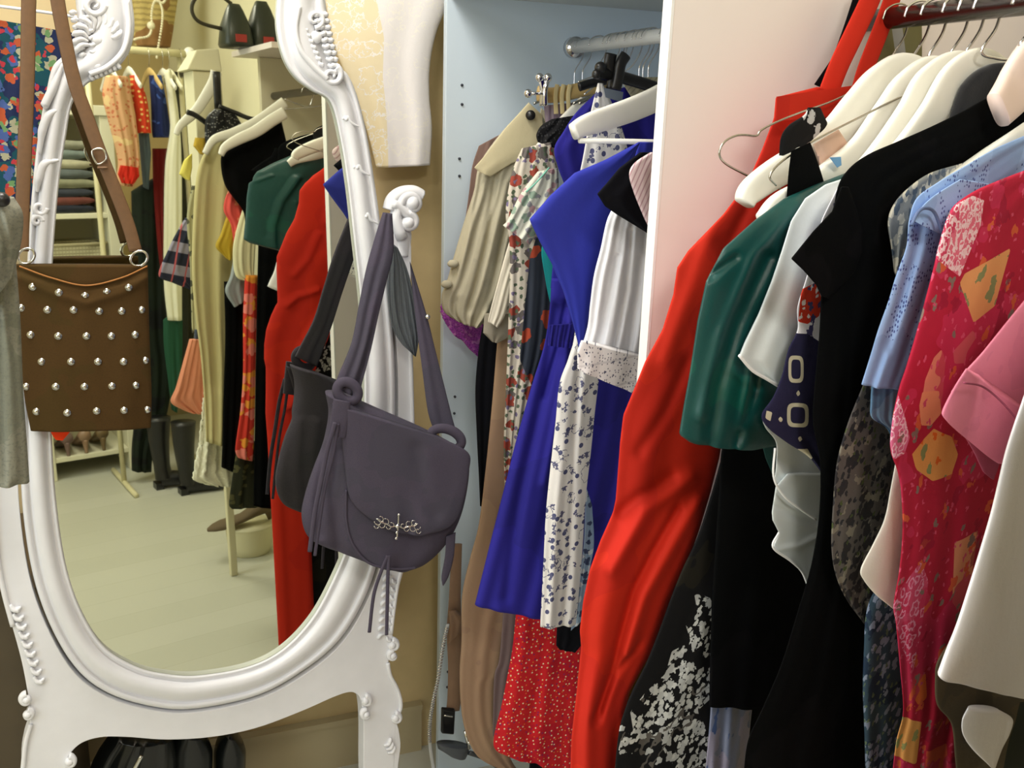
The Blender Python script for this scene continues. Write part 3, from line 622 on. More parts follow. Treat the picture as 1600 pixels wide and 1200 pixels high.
garment('skirt', [(862,435),(858,490),(850,540),(830,605),(806,690),(786,770),(768,840),(753,900),(742,944)], [(1020,435),(1015,500),(1010,560),(1000,640),(985,720),(966,800),(955,850),(940,920),(930,975)], lambda U, T: 1.545-.03*T, m_blue, parent=bd, th=.045, folds=(4, .0045), seed=26, nu=70, nv=110,
        creases=[([(870,480),(850,600),(815,760),(790,930)], 9, -.010), ([(890,500),(880,600),(850,750)], 6, .010), ([(885,470),(872,540),(850,620)], 4, -.008), ([(1000,600),(970,750),(950,850)], 8, .010)])
garment('waistband', [(858,508),(856,540)], [(905,505),(900,545)], 1.505, m_blue, parent=bd, th=.006, folds=(7, .003), seed=27)
wfl = cloth('white_ditsy_cotton', (234, 232, 230), [dict(kind='dot', s=42, b=.19, gate=.35, col=(84, 88, 124)), dict(kind='blob', s=58, b=.26, jit=1.3, js=3.2, gate=.42, col=(96, 98, 130)), dict(kind='ring', s=40, a=.32, b=.37, jit=.9, gate=.72, col=(110, 112, 140))], rough=.9)
wd = thing('ditsy_dress', at(870, 980, 1.46), 'white cotton dress sprigged with small navy flowers, over the royal blue dress', 'dress')
garment('bodice', [(934,130),(922,180),(912,240),(900,300),(888,370),(880,430)], [(942,130),(962,175),(980,230),(985,290),(975,360),(960,430)], 1.50, wfl, parent=wd, th=.015, folds=(2, .003), seed=28)
garment('skirt', [(905,420),(898,520),(888,560),(874,600),(868,660),(860,730),(853,800),(849,880),(844,978)], [(960,420),(950,520),(938,580),(930,640),(924,700),(915,780),(910,860),(905,920),(900,975)], 1.455, wfl, parent=wd, th=.03, folds=(2, .006), seed=29, creases=[([(905,560),(898,700),(888,880),(880,975)], 5, -.007)], nv=120)
garment('pale_blue_dress', [(915,760),(912,850),(903,920),(892,985)], [(925,790),(928,850),(920,900),(918,960)], 1.475, cloth('pale_blue_floral', (150, 176, 206), [dict(kind='blob', s=50, b=.33, jit=1, gate=.4, col=(70, 84, 118)), dict(kind='blob', s=40, b=.25, jit=1, gate=.5, col=(206, 216, 226))]), 'pale blue floral dress hem peeking behind the white sprigged dress', 'dress', th=.012, folds=(2, .004), seed=30)
garment('black_slip', [(872,930),(869,1008),(874,1014)], [(925,930),(915,1000),(900,1018)], 1.49, blk, 'black slip hem above the red dotted skirt', 'dress', th=.012, folds=(2, .003), seed=31)
red = cloth('red_dotted_viscose', (204, 34, 42), [dict(kind='noise', s=12, a=.56, col=(186, 24, 44), op=.7), dict(kind='dot', s=72, b=.13, rnd=.7, col=(236, 214, 180)), dict(kind='dot', s=80, b=.1, rnd=.8, gate=.4, col=(224, 150, 60)), dict(kind='dot', s=70, b=.14, gate=.5, col=(140, 40, 90))], rough=.85)
garment('dotted_skirt', [(812,900),(806,960),(801,1010),(794,1050),(784,1100),(772,1150),(775,1172),(800,1182)], [(925,900),(925,960),(922,1020),(915,1080),(912,1130),(908,1190),(900,1200)], 1.605, red, 'bright red skirt scattered with tiny cream dots under the blue dress', 'skirt', th=.04, folds=(3, .007), seed=32, nv=110)
garment('black_long_skirt', [(830,1140),(826,1220)], [(925,1140),(925,1220)], 1.66, blk, 'black hem at floor level behind the red dotted skirt', 'skirt', th=.01, tail=0.05, seed=33)
bt = thing('blue_blouse', at(905, 545, 1.33), 'cobalt blue blouse whose wide flap sleeve points left over the white sprigged dress', 'top')
garment('sleeve', [(998,222),(945,250),(898,270),(860,305),(827,343),(842,375),(862,412),(880,455),(895,505),(905,544)], [(1000,224),(990,245),(975,280),(958,325),(948,370),(942,410),(935,450),(928,490),(920,525),(909,547)], 1.33, m_blue2, parent=bt, th=.03, folds=(1.5, .004), sharp=True, seed=34, nu=60)
garment('body', [(998,222),(990,250),(970,300),(952,350),(945,400),(938,440)], [(1045,222),(1045,280),(1045,340),(1045,400),(1045,440)], 1.35, m_blue2, parent=bt, th=.02, folds=(2, .004), seed=35)
wooden_hanger([(896,206),(915,196),(950,184),(990,170),(1030,152),(1075,125),(1110,92)], 1.37, RZ, 'broad white hanger above the cobalt blue flap sleeve', dropbar=True, hw=(.012, .0165, .018, .019, .02), th=.007)
wb = thing('eyelet_blouse', at(950, 612, 1.27), 'white cotton blouse with gathered body and eyelet lace hem beside the divider', 'top')
wcot = cloth('white_cotton_voile', (232, 234, 240), rough=.95, bump=.3)
garment('body', [(960,320),(948,345),(938,390),(928,430),(922,475),(918,510),(908,545)], [(1040,320),(1040,400),(1038,460),(1030,520),(1022,570)], 1.28, wcot, parent=wb, th=.04, folds=(5, .006), seed=36, creases=[([(985,360),(980,450),(960,540)], 4, -.008), ([(965,400),(950,480),(940,540)], 4, -.005), ([(1000,400),(990,480),(985,540)], 4, -.006)], nu=60)
eye = cloth('eyelet_lace', (232, 230, 232), [dict(kind='dot', s=190, b=.22, rnd=.8, gate=.5, col=(130, 130, 142)), dict(kind='stripe', s=26, b=.08, axis=1, col=(210, 208, 212)), dict(kind='blob', s=80, b=.14, jit=.8, gate=.6, col=(90, 94, 116))], rough=.95, bump=.4)
garment('lace_hem', [(908,532),(902,548),(902,575)], [(1030,562),(1026,590),(1015,622)], 1.255, eye, parent=wb, th=.03, folds=(3, .003), seed=37)
garment('black_cap_sleeve_top', [(1000,238),(968,262),(948,286),(933,303),(945,322),(965,336),(1005,360)], [(1045,238),(1045,270),(1045,300),(1045,330),(1045,350),(1045,370),(1045,385)], 1.24, blk, 'black top with pointed cap sleeve over the white eyelet blouse', 'top', th=.02, folds=(2, .004), sharp=True, seed=38)
strp = cloth('pink_striped_cotton', (222, 200, 204), [dict(kind='stripe', s=130, b=.3, rot=.5, col=(186, 150, 160))], rough=.9)
garment('striped_shirt', [(1016,238),(992,254),(983,272),(990,300),(1004,335),(1012,352)], [(1045,240),(1045,270),(1045,300),(1045,320),(1045,340),(1045,365)], 1.19, strp, 'pale pink striped shirt shoulder against the divider', 'top', th=.02, folds=(2, .003), seed=39)
# clip hangers and hooks of the first bay
t = thing('clip_hanger', at(900, 140, 1.72), 'wooden clip hanger with chrome clip holding mauve cloth', 'hanger')
V, Fc = sweep([at(840, 146, 1.72), at(870, 148, 1.72), at(945, 132, 1.72)], .014, .006, n=20); mesh('wooden_bar', V, Fc, m_wood, t)
parts = [sweep([at(848,165,1.71), at(849,142,1.705), at(846,122,1.70)], .007, .004, n=12), sweep([at(852,165,1.70), at(852,142,1.698), at(856,122,1.70)], .005, .004, n=12), ball(at(843,121,1.70), .008, 10, 7), ball(at(856,121,1.70), .008, 10, 7), ball(at(825,146,1.71), .008, 10, 7), sweep([at(825,146,1.71), at(848,146,1.705)], .003, .003)]
V, Fc = join(parts); mesh('clip', V, Fc, m_chrome, t)
V, Fc = hook(at(903, 128, 1.72), 1.72, RZ); mesh('hook', V, Fc, m_chrome, t)
for i, x in enumerate((868, 878, 888)):
    strap('strap', [(x+3,132),(x,150),(x+1,178)], .0045, .0012, plain('cream_elastic', (214, 196, 146), .8), t, 1.712)
garment('mauve_trousers', [(850,165),(852,190),(858,215)], [(900,160),(898,185),(890,215)], 1.73, cloth('mauve_taupe_twill', (150, 134, 146), [dict(kind='stripe', s=90, b=.4, col=(128, 110, 130))]), 'mauve trousers clipped in the wooden hanger', 'trousers', th=.01, folds=(5, .002), seed=40)
t = thing('clip_hanger', at(965, 112, 1.58), 'black plastic clip hanger, the nearer one beside the divider', 'hanger')
V, Fc = sweep([at(932, 114, 1.50), at(960, 118, 1.50), at(1000, 129, 1.50), at(1045, 144, 1.50)], .010, .006, n=30); mesh('bar', V, Fc, m_hblack, t)
parts = [sweep([at(955, 84, 1.50), at(953, 100, 1.50), at(958, 120, 1.50), at(956, 140, 1.50)], .011, .006, n=16), sweep([at(978, 86, 1.49), at(970, 100, 1.49), at(966, 122, 1.49), at(962, 140, 1.49)], .010, .006, n=16), ball(at(938, 106, 1.49), .010, 10, 7), ball(at(932, 116, 1.49), .008, 10, 7)]
V, Fc = join(parts); mesh('clip', V, Fc, m_hblack, t)
V, Fc = hook(at(1045, 110, 1.50), 1.50, RZ); mesh('hook', V, Fc, m_chrome, t)
V, Fc = sweep([at(905, 136, 1.63), at(925, 130, 1.63), at(955, 124, 1.63)], .008, .005, n=20)
t = thing('clip_hanger', at(930, 130, 1.63), 'black plastic clip hanger, the further one above the blue dress', 'hanger'); mesh('bar', V, Fc, m_hblack, t)
V, Fc = hook(at(955, 122, 1.63), 1.63, RZ); mesh('hook', V, Fc, m_chrome, t)
tagm = garment('swing_tag', [(943,137),(946,152)], [(974,144),(972,160)], 1.47, cloth('grey_card', (110, 120, 134)), 'grey paper tag hanging from the black clip hanger', 'tag', th=.002, folds=(0, 0))
k = 0
for Y, lab in ((1.885, 'above the taupe shirt dress'), (1.845, 'second from the end panel'), (1.78, 'third from the end panel'), (1.69, 'right of the wooden clip hanger'), (1.665, 'left of the black clips'), (1.60, 'just right of the black clips'), (1.585, 'in the cluster near the divider'), (1.565, 'nearest the divider in the far bay')):
    wire_hanger(Y, RZ, 'thin chrome wire hanger on the far rail, '+lab, zneck=-.085, half=.09, drop=.03, group='wire hangers of the far bay', r=.0014)
garment('beige_knit', [(968,122),(985,150),(1000,165)], [(1040,120),(1045,140),(1045,160)], 1.53, cloth('beige_ribbed_knit', (196, 192, 166), [dict(kind='stripe', s=120, b=.3, rot=.8, col=(170, 166, 140))]), 'beige ribbed knit shoulder behind the black clip hanger', 'top', th=.01, folds=(3, .002), seed=41)

# ------------------------------------------------------------------ near bay: clothes from the divider towards the room
RZ = RZ2
m_or = cloth('orange_red_crepe', (196, 42, 24), [dict(kind='noise', s=3.5, a=.55, col=(188, 38, 24))], rough=.75, bump=.12)
garment('olive_jacket', [(1392,10),(1376,60),(1345,150),(1322,200),(1310,300)], [(1440,10),(1440,100),(1430,180),(1420,240),(1400,300)], 1.004, cloth('olive_twill', (112, 108, 74), [dict(kind='stripe', s=22, b=.35, rot=-.35, col=(150, 150, 148))]), 'olive and grey jacket edge behind the orange red strap', 'jacket', th=.006, folds=(2, .001), seed=50)
oj = thing('jumpsuit', at(930, 1200, .98), 'long orange red jumpsuit hanging against the divider', 'jumpsuit')
garment('body', [(1276,136),(1212,152),(1209,185),(1190,235),(1168,285),(1130,335),(1075,392),(1058,418),(1052,460),(1035,515),(1008,565),(992,605),(974,648),(969,690),(962,780),(958,800),(938,845),(921,892),(911,940),(906,985),(908,1010),(901,1080),(893,1150),(890,1230)],
        [(1400,150),(1400,200),(1395,260),(1390,330),(1380,400),(1360,460),(1330,520),(1290,570),(1240,610),(1180,650),(1128,690),(1124,715),(1110,770),(1092,830),(1070,890),(1050,930),(1034,975),(1020,1015),(1000,1050),(984,1080),(977,1110),(979,1150),(982,1230)],
        .978, m_or, parent=oj, th=.035, folds=(1.6, .006), tail=0.16, sharp=True, seed=51, nu=80, nv=200,
        creases=[([(1110,370),(1070,480),(1040,560)], 14, .006), ([(1075,560),(1040,640),(1000,700)], 10, -.006), ([(1080,740),(1010,790),(955,880)], 12, .010), ([(1060,790),(1020,860),(990,920),(960,1030),(935,1110)], 7, -.014), ([(1090,780),(1050,850),(1010,920),(980,1010)], 10, .010), ([(970,800),(1000,770),(1050,740)], 10, -.008), ([(1000,1000),(960,1050),(930,1120)], 6, -.006), ([(1180,300),(1130,400),(1100,520)], 9, -.006), ([(1250,200),(1230,300)], 6, -.004)])
strap('strap', [(1294,146),(1312,100),(1335,52),(1362,-6),(1372,-40)], .014, .0022, m_or, oj, .962)
strap('strap', [(1338,160),(1352,110),(1375,50),(1395,-5),(1402,-40)], .0125, .002, m_or, oj, .972)
garment('bodice_band', [(1213,151),(1212,190)], [(1345,132),(1340,178)], .956, m_or, parent=oj, th=.004, folds=(2, .001), seed=52)
V, Fc = sweep([at(1232, 172, 1.0), at(1232, 172, 1.003)], .008, .008, ref=(1, 0, 0), seg=18); mesh('button', V, Fc, plain('pearl_button', (236, 226, 214), .3), oj)
garment('black_camisole', [(1338,-20),(1322,30),(1308,70),(1300,90),(1272,132)], [(1350,-20),(1338,40),(1325,80),(1315,100),(1290,140)], .99, blk, 'black strap behind the orange red shoulder strap', 'top', th=.003, folds=(0, 0), seed=53)
garment('white_camisole', [(1340,-20),(1333,30),(1328,60)], [(1356,-20),(1346,30),(1332,62)], .997, crm, 'white strap between the black strap and the orange red shoulder strap', 'top', th=.003, folds=(0, 0), seed=152)
# open wire hangers crossing in front of the jumpsuit
t = thing('wire_hanger', at(1150, 212, .945), 'bare wire hanger whose rounded end loops left of the orange red bodice', 'hanger')
P = [at(x, y, .945) for x, y in [(1395,118),(1340,140),(1295,160),(1250,176),(1215,190),(1190,203),(1182,212),(1165,211),(1150,212),(1134,220),(1125,233),(1125,245),(1134,256),(1155,268),(1185,282),(1230,300),(1300,322),(1400,350)]]
V, Fc = sweep(P, .0012, .0012, n=120, seg=8); mesh('wire_frame', V, Fc, m_wire, t)
V, Fc = hook(at(1395, 118, .945), .96, RZ, .0012); mesh('hook', V, Fc, m_wire, t)
t = thing('wire_hanger', at(1270, 222, .90), 'bare wire hanger crossing in front of the white hanger tops', 'hanger')
P = [at(x, y, .895) for x, y in [(1212,290),(1203,275),(1222,252),(1268,222),(1310,200),(1350,180),(1400,155),(1450,134),(1462,120)]]
V, Fc = sweep(P, .0012, .0012, n=90, seg=8); mesh('wire_frame', V, Fc, m_wire, t)
V, Fc = hook(at(1462, 120, .895), .90, RZ, .0012); mesh('hook', V, Fc, m_wire, t)

garment('mustard_skirt', [(1020,1010),(1000,1040),(980,1070),(974,1110),(984,1150)], [(1060,1010),(1050,1060),(1030,1100),(1010,1140),(1000,1170)], .99, cloth('mustard_crepe', (150, 128, 36)), 'mustard yellow edge showing right of the orange red leg', 'skirt', th=.006, folds=(2, .002), seed=54)
bz = [dict(poly=[(1085,925),(1112,930),(1112,1085),(1090,1105),(1108,1140),(1112,1230),(1040,1230),(1046,1180),(1030,1150),(1000,1150),(990,1175),(966,1170),(972,1148),(990,1140),(985,1110),(1008,1080),(1040,1050),(1050,1015),(1080,1000),(1072,975),(1090,955)]), dict(poly=[(960,1100),(1115,1060),(1115,1210),(960,1210)]), dict(poly=[(950,1130),(1112,1130),(1112,1230),(950,1230)])]
bl = cloth('black_blossom_print', (20, 20, 22), [dict(kind='blob', s=62, b=.40, jit=1.1, js=2.2, gate=.25, zone=0, col=(188, 190, 190)), dict(kind='blob', s=95, b=.36, jit=1.1, gate=.4, zone=0, col=(208, 210, 208)), dict(kind='dot', s=62, b=.08, zone=0, col=(30, 30, 30)), dict(kind='noise', s=18, a=.56, b=.60, zone=1, col=(92, 88, 84)), dict(kind='noise', s=7, a=.6, col=(34, 32, 26)), dict(kind='blob', s=60, b=.3, jit=1, gate=.7, zone=2, col=(176, 178, 178))], zones=bz)
m_black = cloth('dense_black_crepe', (9, 10, 11), [dict(kind='noise', s=5, a=.6, col=(14, 14, 16))], rough=.95, bump=.2, spec=.06)
bb = thing('blossom_dress', at(1040, 1200, .955), 'black dress with branches of white blossom printed near the hem', 'dress')
garment('skirt', [(1180,560),(1135,690),(1112,770),(1090,838),(1066,890),(1048,935),(1030,985),(1010,1035),(990,1075),(976,1110),(966,1150),(958,1230)], [(1330,560),(1300,700),(1280,800),(1260,900),(1240,1000),(1220,1080),(1190,1150),(1170,1230)], .953, bl, parent=bb, th=.02, folds=(3, .004), tail=0.22, seed=55, zones=bz, nu=70, nv=130)
bst = cloth('black_floral_strap_print', (20, 20, 22), [dict(kind='blob', s=60, b=.34, jit=1.2, gate=.45, col=(190, 190, 192))])
garment('strap', [(1262,168),(1256,180),(1232,196),(1220,215),(1217,245)], [(1282,168),(1292,190),(1300,205),(1275,230),(1255,250)], .925, bst, parent=bb, th=.014, folds=(2, .002), seed=56)
sat = cloth('silver_blue_satin', (140, 148, 178), [dict(kind='noise', s=9, a=.5, col=(170, 164, 190), sx=2), dict(kind='noise', s=14, a=.56, col=(80, 104, 158), sx=2)], rough=.3, spec=.7)
garment('satin_skirt', [(1112,1060),(1110,1110),(1106,1160),(1100,1230)], [(1180,1060),(1175,1110),(1170,1160),(1166,1230)], .945, sat, 'shiny silver blue satin hem below the black skirt', 'skirt', th=.02, folds=(2, .006), tail=0.45, seed=57)
ls = thing('black_strap_dress', at(1150, 1104, .93), 'long black dress whose broad strap hangs over a white hanger', 'dress')
garment('skirt', [(1150,600),(1128,700),(1124,760),(1118,850),(1113,930),(1110,1010),(1108,1103)], [(1340,600),(1340,800),(1330,900),(1310,1000),(1290,1104)], .932, m_black, parent=ls, th=.022, folds=(3, .004), seed=58)
garment('strap', [(1236,236),(1231,280),(1229,322),(1232,360)], [(1266,222),(1276,248),(1288,286),(1300,330)], .892, m_black, parent=ls, th=.006, folds=(0, 0), seed=59)

H = 'white wooden hangers of the near bay'
wooden_hanger([(1163,318),(1172,300),(1205,275),(1255,245),(1300,212),(1340,166),(1372,132),(1412,112)], .925, RZ, 'white wooden hanger with the black strap over its arm, leftmost in the near bay', group=H, hw=(.010, .014, .0165, .018, .020, .021, .021), th=.0075)
garment('patterned_scarf_top', [(1270,226),(1276,240),(1282,262)], [(1310,202),(1326,226),(1328,244)], .912, cloth('pink_beige_georgette', (214, 178, 158), [dict(kind='blob', s=50, b=.3, jit=1, gate=.5, col=(170, 140, 130))]), 'pinkish beige printed cloth lying over the leftmost white hanger', 'top', th=.022, folds=(2, .002), seed=60)
wooden_hanger([(1192,345),(1215,322),(1260,300),(1300,272),(1345,235),(1385,180),(1415,140),(1458,115)], .900, RZ, 'white wooden hanger just above the green satin shoulder', group=H, hw=(.009, .013, .0155, .017, .019, .020, .020), th=.0065)
wooden_hanger([(1290,330),(1340,280),(1380,235),(1420,180),(1450,132),(1498,108)], .868, RZ, 'white wooden hanger holding the white chiffon blouse', group=H, hw=(.010, .014, .017, .0195, .020), th=.006)
wooden_hanger([(1310,330),(1370,275),(1415,232),(1455,180),(1490,125),(1530,104)], .846, RZ, 'white wooden hanger directly left of the dark velvet hanger', group=H, hw=(.010, .014, .017, .0195, .020), th=.006)
wooden_hanger([(1500,205),(1520,150),(1545,122),(1580,112)], .825, RZ, 'dark velvet hanger rising behind the black dress shoulder', mat=m_velvet, hw=(.018, .020, .014, .010), th=.006, other=False)
wooden_hanger([(1560,172),(1585,140),(1618,95),(1660,65)], .775, RZ, 'pinkish white hanger at the right edge above the black dress', mat=plain('pinkish_painted_wood', (240, 216, 204), .4), hw=(.020, .026, .028, .028), th=.008, other=False)
wooden_hanger([(1470,296),(1540,250),(1600,213),(1660,172)], .776, RZ, 'white hanger under the light blue blouse shoulder', group=H, hw=(.008, .011, .013, .014), th=.006, other=False)
V, Fc = ball(at(1310, 257, .90), .004, 8, 6, (2.5, 1, 1.6))
garment('blue_swing_tag', [(1296,246),(1308,262)], [(1314,245),(1315,258)], .888, cloth('blue_card', (110, 160, 206)), 'tiny blue tag on a white hanger in the near bay', 'tag', th=.002, folds=(0, 0))

m_green = cloth('emerald_satin', (6, 76, 68), [dict(kind='noise', s=5, a=.5, col=(5, 66, 64))], rough=.42, bump=.2, spec=.5)
gd = thing('satin_blouse', at(1130, 700, .885), 'emerald green satin top with gathered short sleeve', 'top')
garment('sleeve', [(1322,270),(1275,288),(1225,310),(1178,345),(1130,388),(1103,440),(1090,500),(1078,580),(1068,635),(1061,678),(1075,688)], [(1345,275),(1350,300),(1340,350),(1330,420),(1310,480),(1290,540),(1270,600),(1255,650),(1240,680),(1222,695),(1190,700)], .886, m_green, parent=gd, th=.045, folds=(2, .005), sharp=True, seed=61, nu=80, nv=110,
        creases=[([(1250,320),(1180,400),(1130,520),(1100,640)], 12, .010), ([(1200,400),(1150,500),(1120,600),(1110,690)], 12, -.014), ([(1230,420),(1180,540),(1160,660)], 8, .012), ([(1110,430),(1150,400)], 6, -.006), ([(1190,500),(1180,600),(1150,690)], 7, -.010)])
garment('hem_facing', [(1190,690),(1196,715),(1210,748)], [(1250,680),(1245,720),(1225,760)], .893, m_green, parent=gd, th=.008, folds=(1, .002), seed=62)
m_chif = cloth('white_chiffon', (232, 240, 242), rough=.8, see=.14, bump=.15)
cb = thing('chiffon_blouse', at(1230, 900, .862), 'sheer white chiffon blouse with falling ruffles beside the green top', 'top')
garment('sleeve', [(1330,275),(1290,288),(1258,310),(1236,345),(1222,390),(1205,440),(1185,490),(1163,535),(1155,555),(1175,578),(1215,600)], [(1350,280),(1345,320),(1330,370),(1310,430),(1300,480),(1290,520),(1285,550),(1280,580),(1275,600),(1262,612),(1240,620)], .862, m_chif, parent=cb, th=.022, folds=(2, .004), sharp=True, seed=63, nu=60)
garment('ruffle', [(1262,580),(1240,610),(1215,640),(1193,652),(1196,668),(1212,690),(1213,720),(1210,752)], [(1330,580),(1330,620),(1325,660),(1320,700),(1315,730),(1310,760),(1306,780),(1300,800)], .866, m_chif, parent=cb, th=.010, folds=(1.5, .0025), seed=64, creases=[([(1212,720),(1240,760),(1280,800)], 6, .003)])
garment('ruffle', [(1230,740),(1212,760),(1206,800),(1207,812),(1217,832),(1208,852),(1215,862),(1240,880),(1256,898),(1263,914)], [(1320,740),(1316,770),(1312,800),(1310,830),(1305,850),(1302,865),(1298,880),(1292,895),(1284,908),(1270,916)], .860, m_chif, parent=cb, th=.010, folds=(1.5, .0025), sharp=True, seed=65, creases=[([(1210,790),(1240,805),(1275,815)], 6, -.004), ([(1210,858),(1250,850),(1290,830)], 5, .004)])
V, Fc = sweep([at(x, y, .848) for x, y in [(1155,555),(1175,578),(1198,592),(1216,603)]], .0016, .001, n=20); mesh('rolled_hem', V, Fc, cloth('white_hem_thread', (244, 246, 248)), cb)
V, Fc = sweep([at(x, y, .850) for x, y in [(1211,700),(1209,745),(1225,775),(1250,795),(1275,812)]], .0013, .001, n=30); mesh('rolled_hem', V, Fc, cloth('white_hem_thread', (244, 246, 248)), cb)
V, Fc = sweep([at(x, y, .850) for x, y in [(1217,832),(1208,855),(1235,876),(1252,892),(1262,914)]], .0013, .001, n=30); mesh('rolled_hem', V, Fc, cloth('white_hem_thread', (244, 246, 248)), cb)
def rsq(cx, cy, a, b, t=0.0): return [(cx+a*math.copysign(abs(math.cos(q))**.5, math.cos(q))+t*b*math.sin(q), cy+b*math.copysign(abs(math.sin(q))**.5, math.sin(q))) for q in np.linspace(0, 2*math.pi, 25)[:-1]]
nz = [dict(poly=[(1180,520),(1262,520),(1295,540),(1300,760),(1180,760)], col=(38, 36, 66)), dict(poly=[(1252,452),(1275,440),(1286,470),(1280,492),(1262,505),(1247,502)], col=(206, 58, 36)), dict(poly=[(1280,290),(1330,290),(1330,420),(1270,420)])]
navy = cloth('navy_geometric_print', (228, 226, 234), [dict(kind='blob', s=48, b=.34, jit=1, gate=.45, zone=2, col=(60, 56, 110)), dict(kind='blob', s=60, b=.3, jit=1, gate=.6, zone=2, col=(190, 110, 130)), dict(kind='blob', s=90, b=.25, jit=1.2, gate=.4, zone=1, col=(232, 226, 228)), dict(kind='noise', s=60, a=.58, notzone=0, col=(70, 66, 110)),
       ], zones=nz+[dict(poly=q, col=(206, 200, 176)) for q in (rsq(1244, 575, 12, 21), rsq(1247, 646, 17, 19), [(1246,700),(1262,698),(1270,712),(1264,722)], [(1244,612),(1248,607),(1251,613),(1247,617)], [(1216,652),(1220,648),(1224,653),(1220,658)], [(1247,682),(1251,678),(1254,684),(1250,688)], [(1198,640),(1207,642),(1204,656),(1196,652)])]
        +[dict(poly=q, col=(38, 36, 66)) for q in (rsq(1244, 575, 7.5, 15), rsq(1247, 646, 11.5, 13))])
navz = nz+[dict(poly=q) for q in (rsq(1244, 575, 12, 21), rsq(1247, 646, 17, 19), [(1246,700),(1262,698),(1270,712),(1264,722)], [(1244,612),(1248,607),(1251,613),(1247,617)], [(1216,652),(1220,648),(1224,653),(1220,658)], [(1247,682),(1251,678),(1254,684),(1250,688)], [(1198,640),(1207,642),(1204,656),(1196,652)], rsq(1244, 575, 7.5, 15), rsq(1247, 646, 11.5, 13))]
garment('geometric_print_dress', [(1310,290),(1290,330),(1282,350),(1270,400),(1258,440),(1246,480),(1246,515),(1232,545),(1222,585),(1208,620),(1190,648),(1200,668),(1228,690),(1262,712),(1284,738)], [(1360,290),(1360,350),(1355,400),(1350,450),(1340,500),(1335,540),(1330,580),(1325,620),(1320,650),(1318,680),(1312,700),(1308,720),(1300,740)], .836, navy, 'navy dress printed with cream rounded squares and a red flower', 'dress', th=.016, folds=(2, .002), seed=66, zones=navz, nu=90, nv=180)
bk = thing('black_dress', at(1260, 1230, .805), 'plain black dress with pointed cap sleeve, longest in the near bay', 'dress')
garment('body', [(1585,140),(1545,152),(1500,176),(1450,200),(1400,222),(1355,242),(1325,265),(1308,295),(1300,350),(1290,400),(1283,460),(1280,520),(1273,600),(1270,660),(1281,720),(1280,800),(1268,880),(1245,960),(1220,1040),(1190,1110),(1168,1160),(1160,1230)],
        [(1660,150),(1650,200),(1600,240),(1545,262),(1500,290),(1450,320),(1430,380),(1420,440),(1410,500),(1400,560),(1395,620),(1390,700),(1385,780),(1380,840),(1378,900),(1375,960),(1375,1030),(1375,1100),(1375,1160),(1375,1230)], .805, m_black, parent=bk, th=.03, folds=(3, .004), tail=0.3, seed=67, nu=80, nv=160)
garment('sleeve', [(1314,292),(1300,330),(1270,362),(1236,404),(1255,422),(1275,445),(1283,462)], [(1326,292),(1338,325),(1346,355),(1346,395),(1335,425),(1316,447),(1296,466)], .796, m_black, parent=bk, th=.012, folds=(1, .002), sharp=True, seed=68)
gfl = cloth('grey_floral_gauze', (92, 87, 84), [dict(kind='blob', s=51, b=.38, jit=1.2, gate=.35, col=(48, 46, 48)), dict(kind='blob', s=99, b=.32, jit=1, gate=.5, col=(44, 44, 48)), dict(kind='noise', s=45, a=.6, col=(128, 122, 110)), dict(kind='blob', s=90, b=.2, jit=1, gate=.75, col=(74, 84, 50))], rough=.95)
garment('gauze_dress', [(1365,560),(1345,610),(1325,660),(1308,720),(1302,780),(1299,850),(1305,895),(1322,935),(1348,970)], [(1430,560),(1430,640),(1425,720),(1420,800),(1415,850),(1410,900),(1400,930),(1385,960),(1365,976)], .778, gfl, 'dark grey floral gauze dress hanging behind the light blue blouse', 'dress', th=.02, folds=(3, .004), seed=69)
tf = cloth('teal_floral_cotton', (62, 84, 100), [dict(kind='noise', s=22.4, a=.56, col=(44, 62, 84)), dict(kind='blob', s=70.4, b=.36, jit=1.1, gate=.3, col=(142, 156, 180)), dict(kind='blob', s=96, b=.26, jit=1, gate=.6, col=(106, 126, 100))])
garment('teal_floral_dress', [(1395,880),(1365,925),(1353,960),(1350,1010),(1348,1070),(1350,1130),(1353,1230)], [(1430,880),(1432,960),(1432,1040),(1430,1120),(1425,1230)], .765, tf, 'teal cotton dress with pale floral print low between black and red dresses', 'dress', th=.03, folds=(2, .004), tail=0.42, seed=70)
gs = cloth('grey_floral_satin', (140, 142, 140), [dict(kind='blob', s=69, b=.36, jit=1.1, gate=.4, col=(206, 200, 184)), dict(kind='blob', s=75, b=.33, jit=1.1, gate=.5, col=(84, 96, 110))], rough=.45)
garment('floral_blouse', [(1560,238),(1500,256),(1450,272),(1412,300),(1393,325),(1387,350),(1392,385),(1397,425)], [(1590,250),(1560,290),(1510,320),(1470,350),(1440,380),(1425,400),(1415,420),(1404,435)], .782, gs, 'grey floral satin shoulder between the black dress and light blue blouse', 'top', th=.016, folds=(3, .003), seed=71)
lb = cloth('light_blue_eyelet', (150, 178, 222), [dict(kind='dot', s=230, b=.30, rnd=.5, gate=.15, patch=(46, .515), col=(76, 88, 146)), dict(kind='noise', s=8, a=.58, col=(140, 168, 214))], rough=.95)
lbb = thing('eyelet_shirt', at(1370, 690, .745), 'light blue eyelet embroidered blouse left of the red floral dress', 'top')
garment('body', [(1610,208),(1555,232),(1510,258),(1465,285),(1432,310),(1420,345),(1416,385),(1400,430),(1388,470),(1372,515),(1360,555),(1346,600)], [(1660,230),(1620,290),(1570,330),(1530,370),(1500,410),(1490,440),(1480,470),(1470,500),(1460,530),(1450,560),(1440,585),(1430,608)], .748, lb, parent=lbb, th=.024, folds=(3, .004), seed=72, nu=60, nv=120, creases=[([(1440,340),(1420,430),(1390,540)], 7, -.006)])
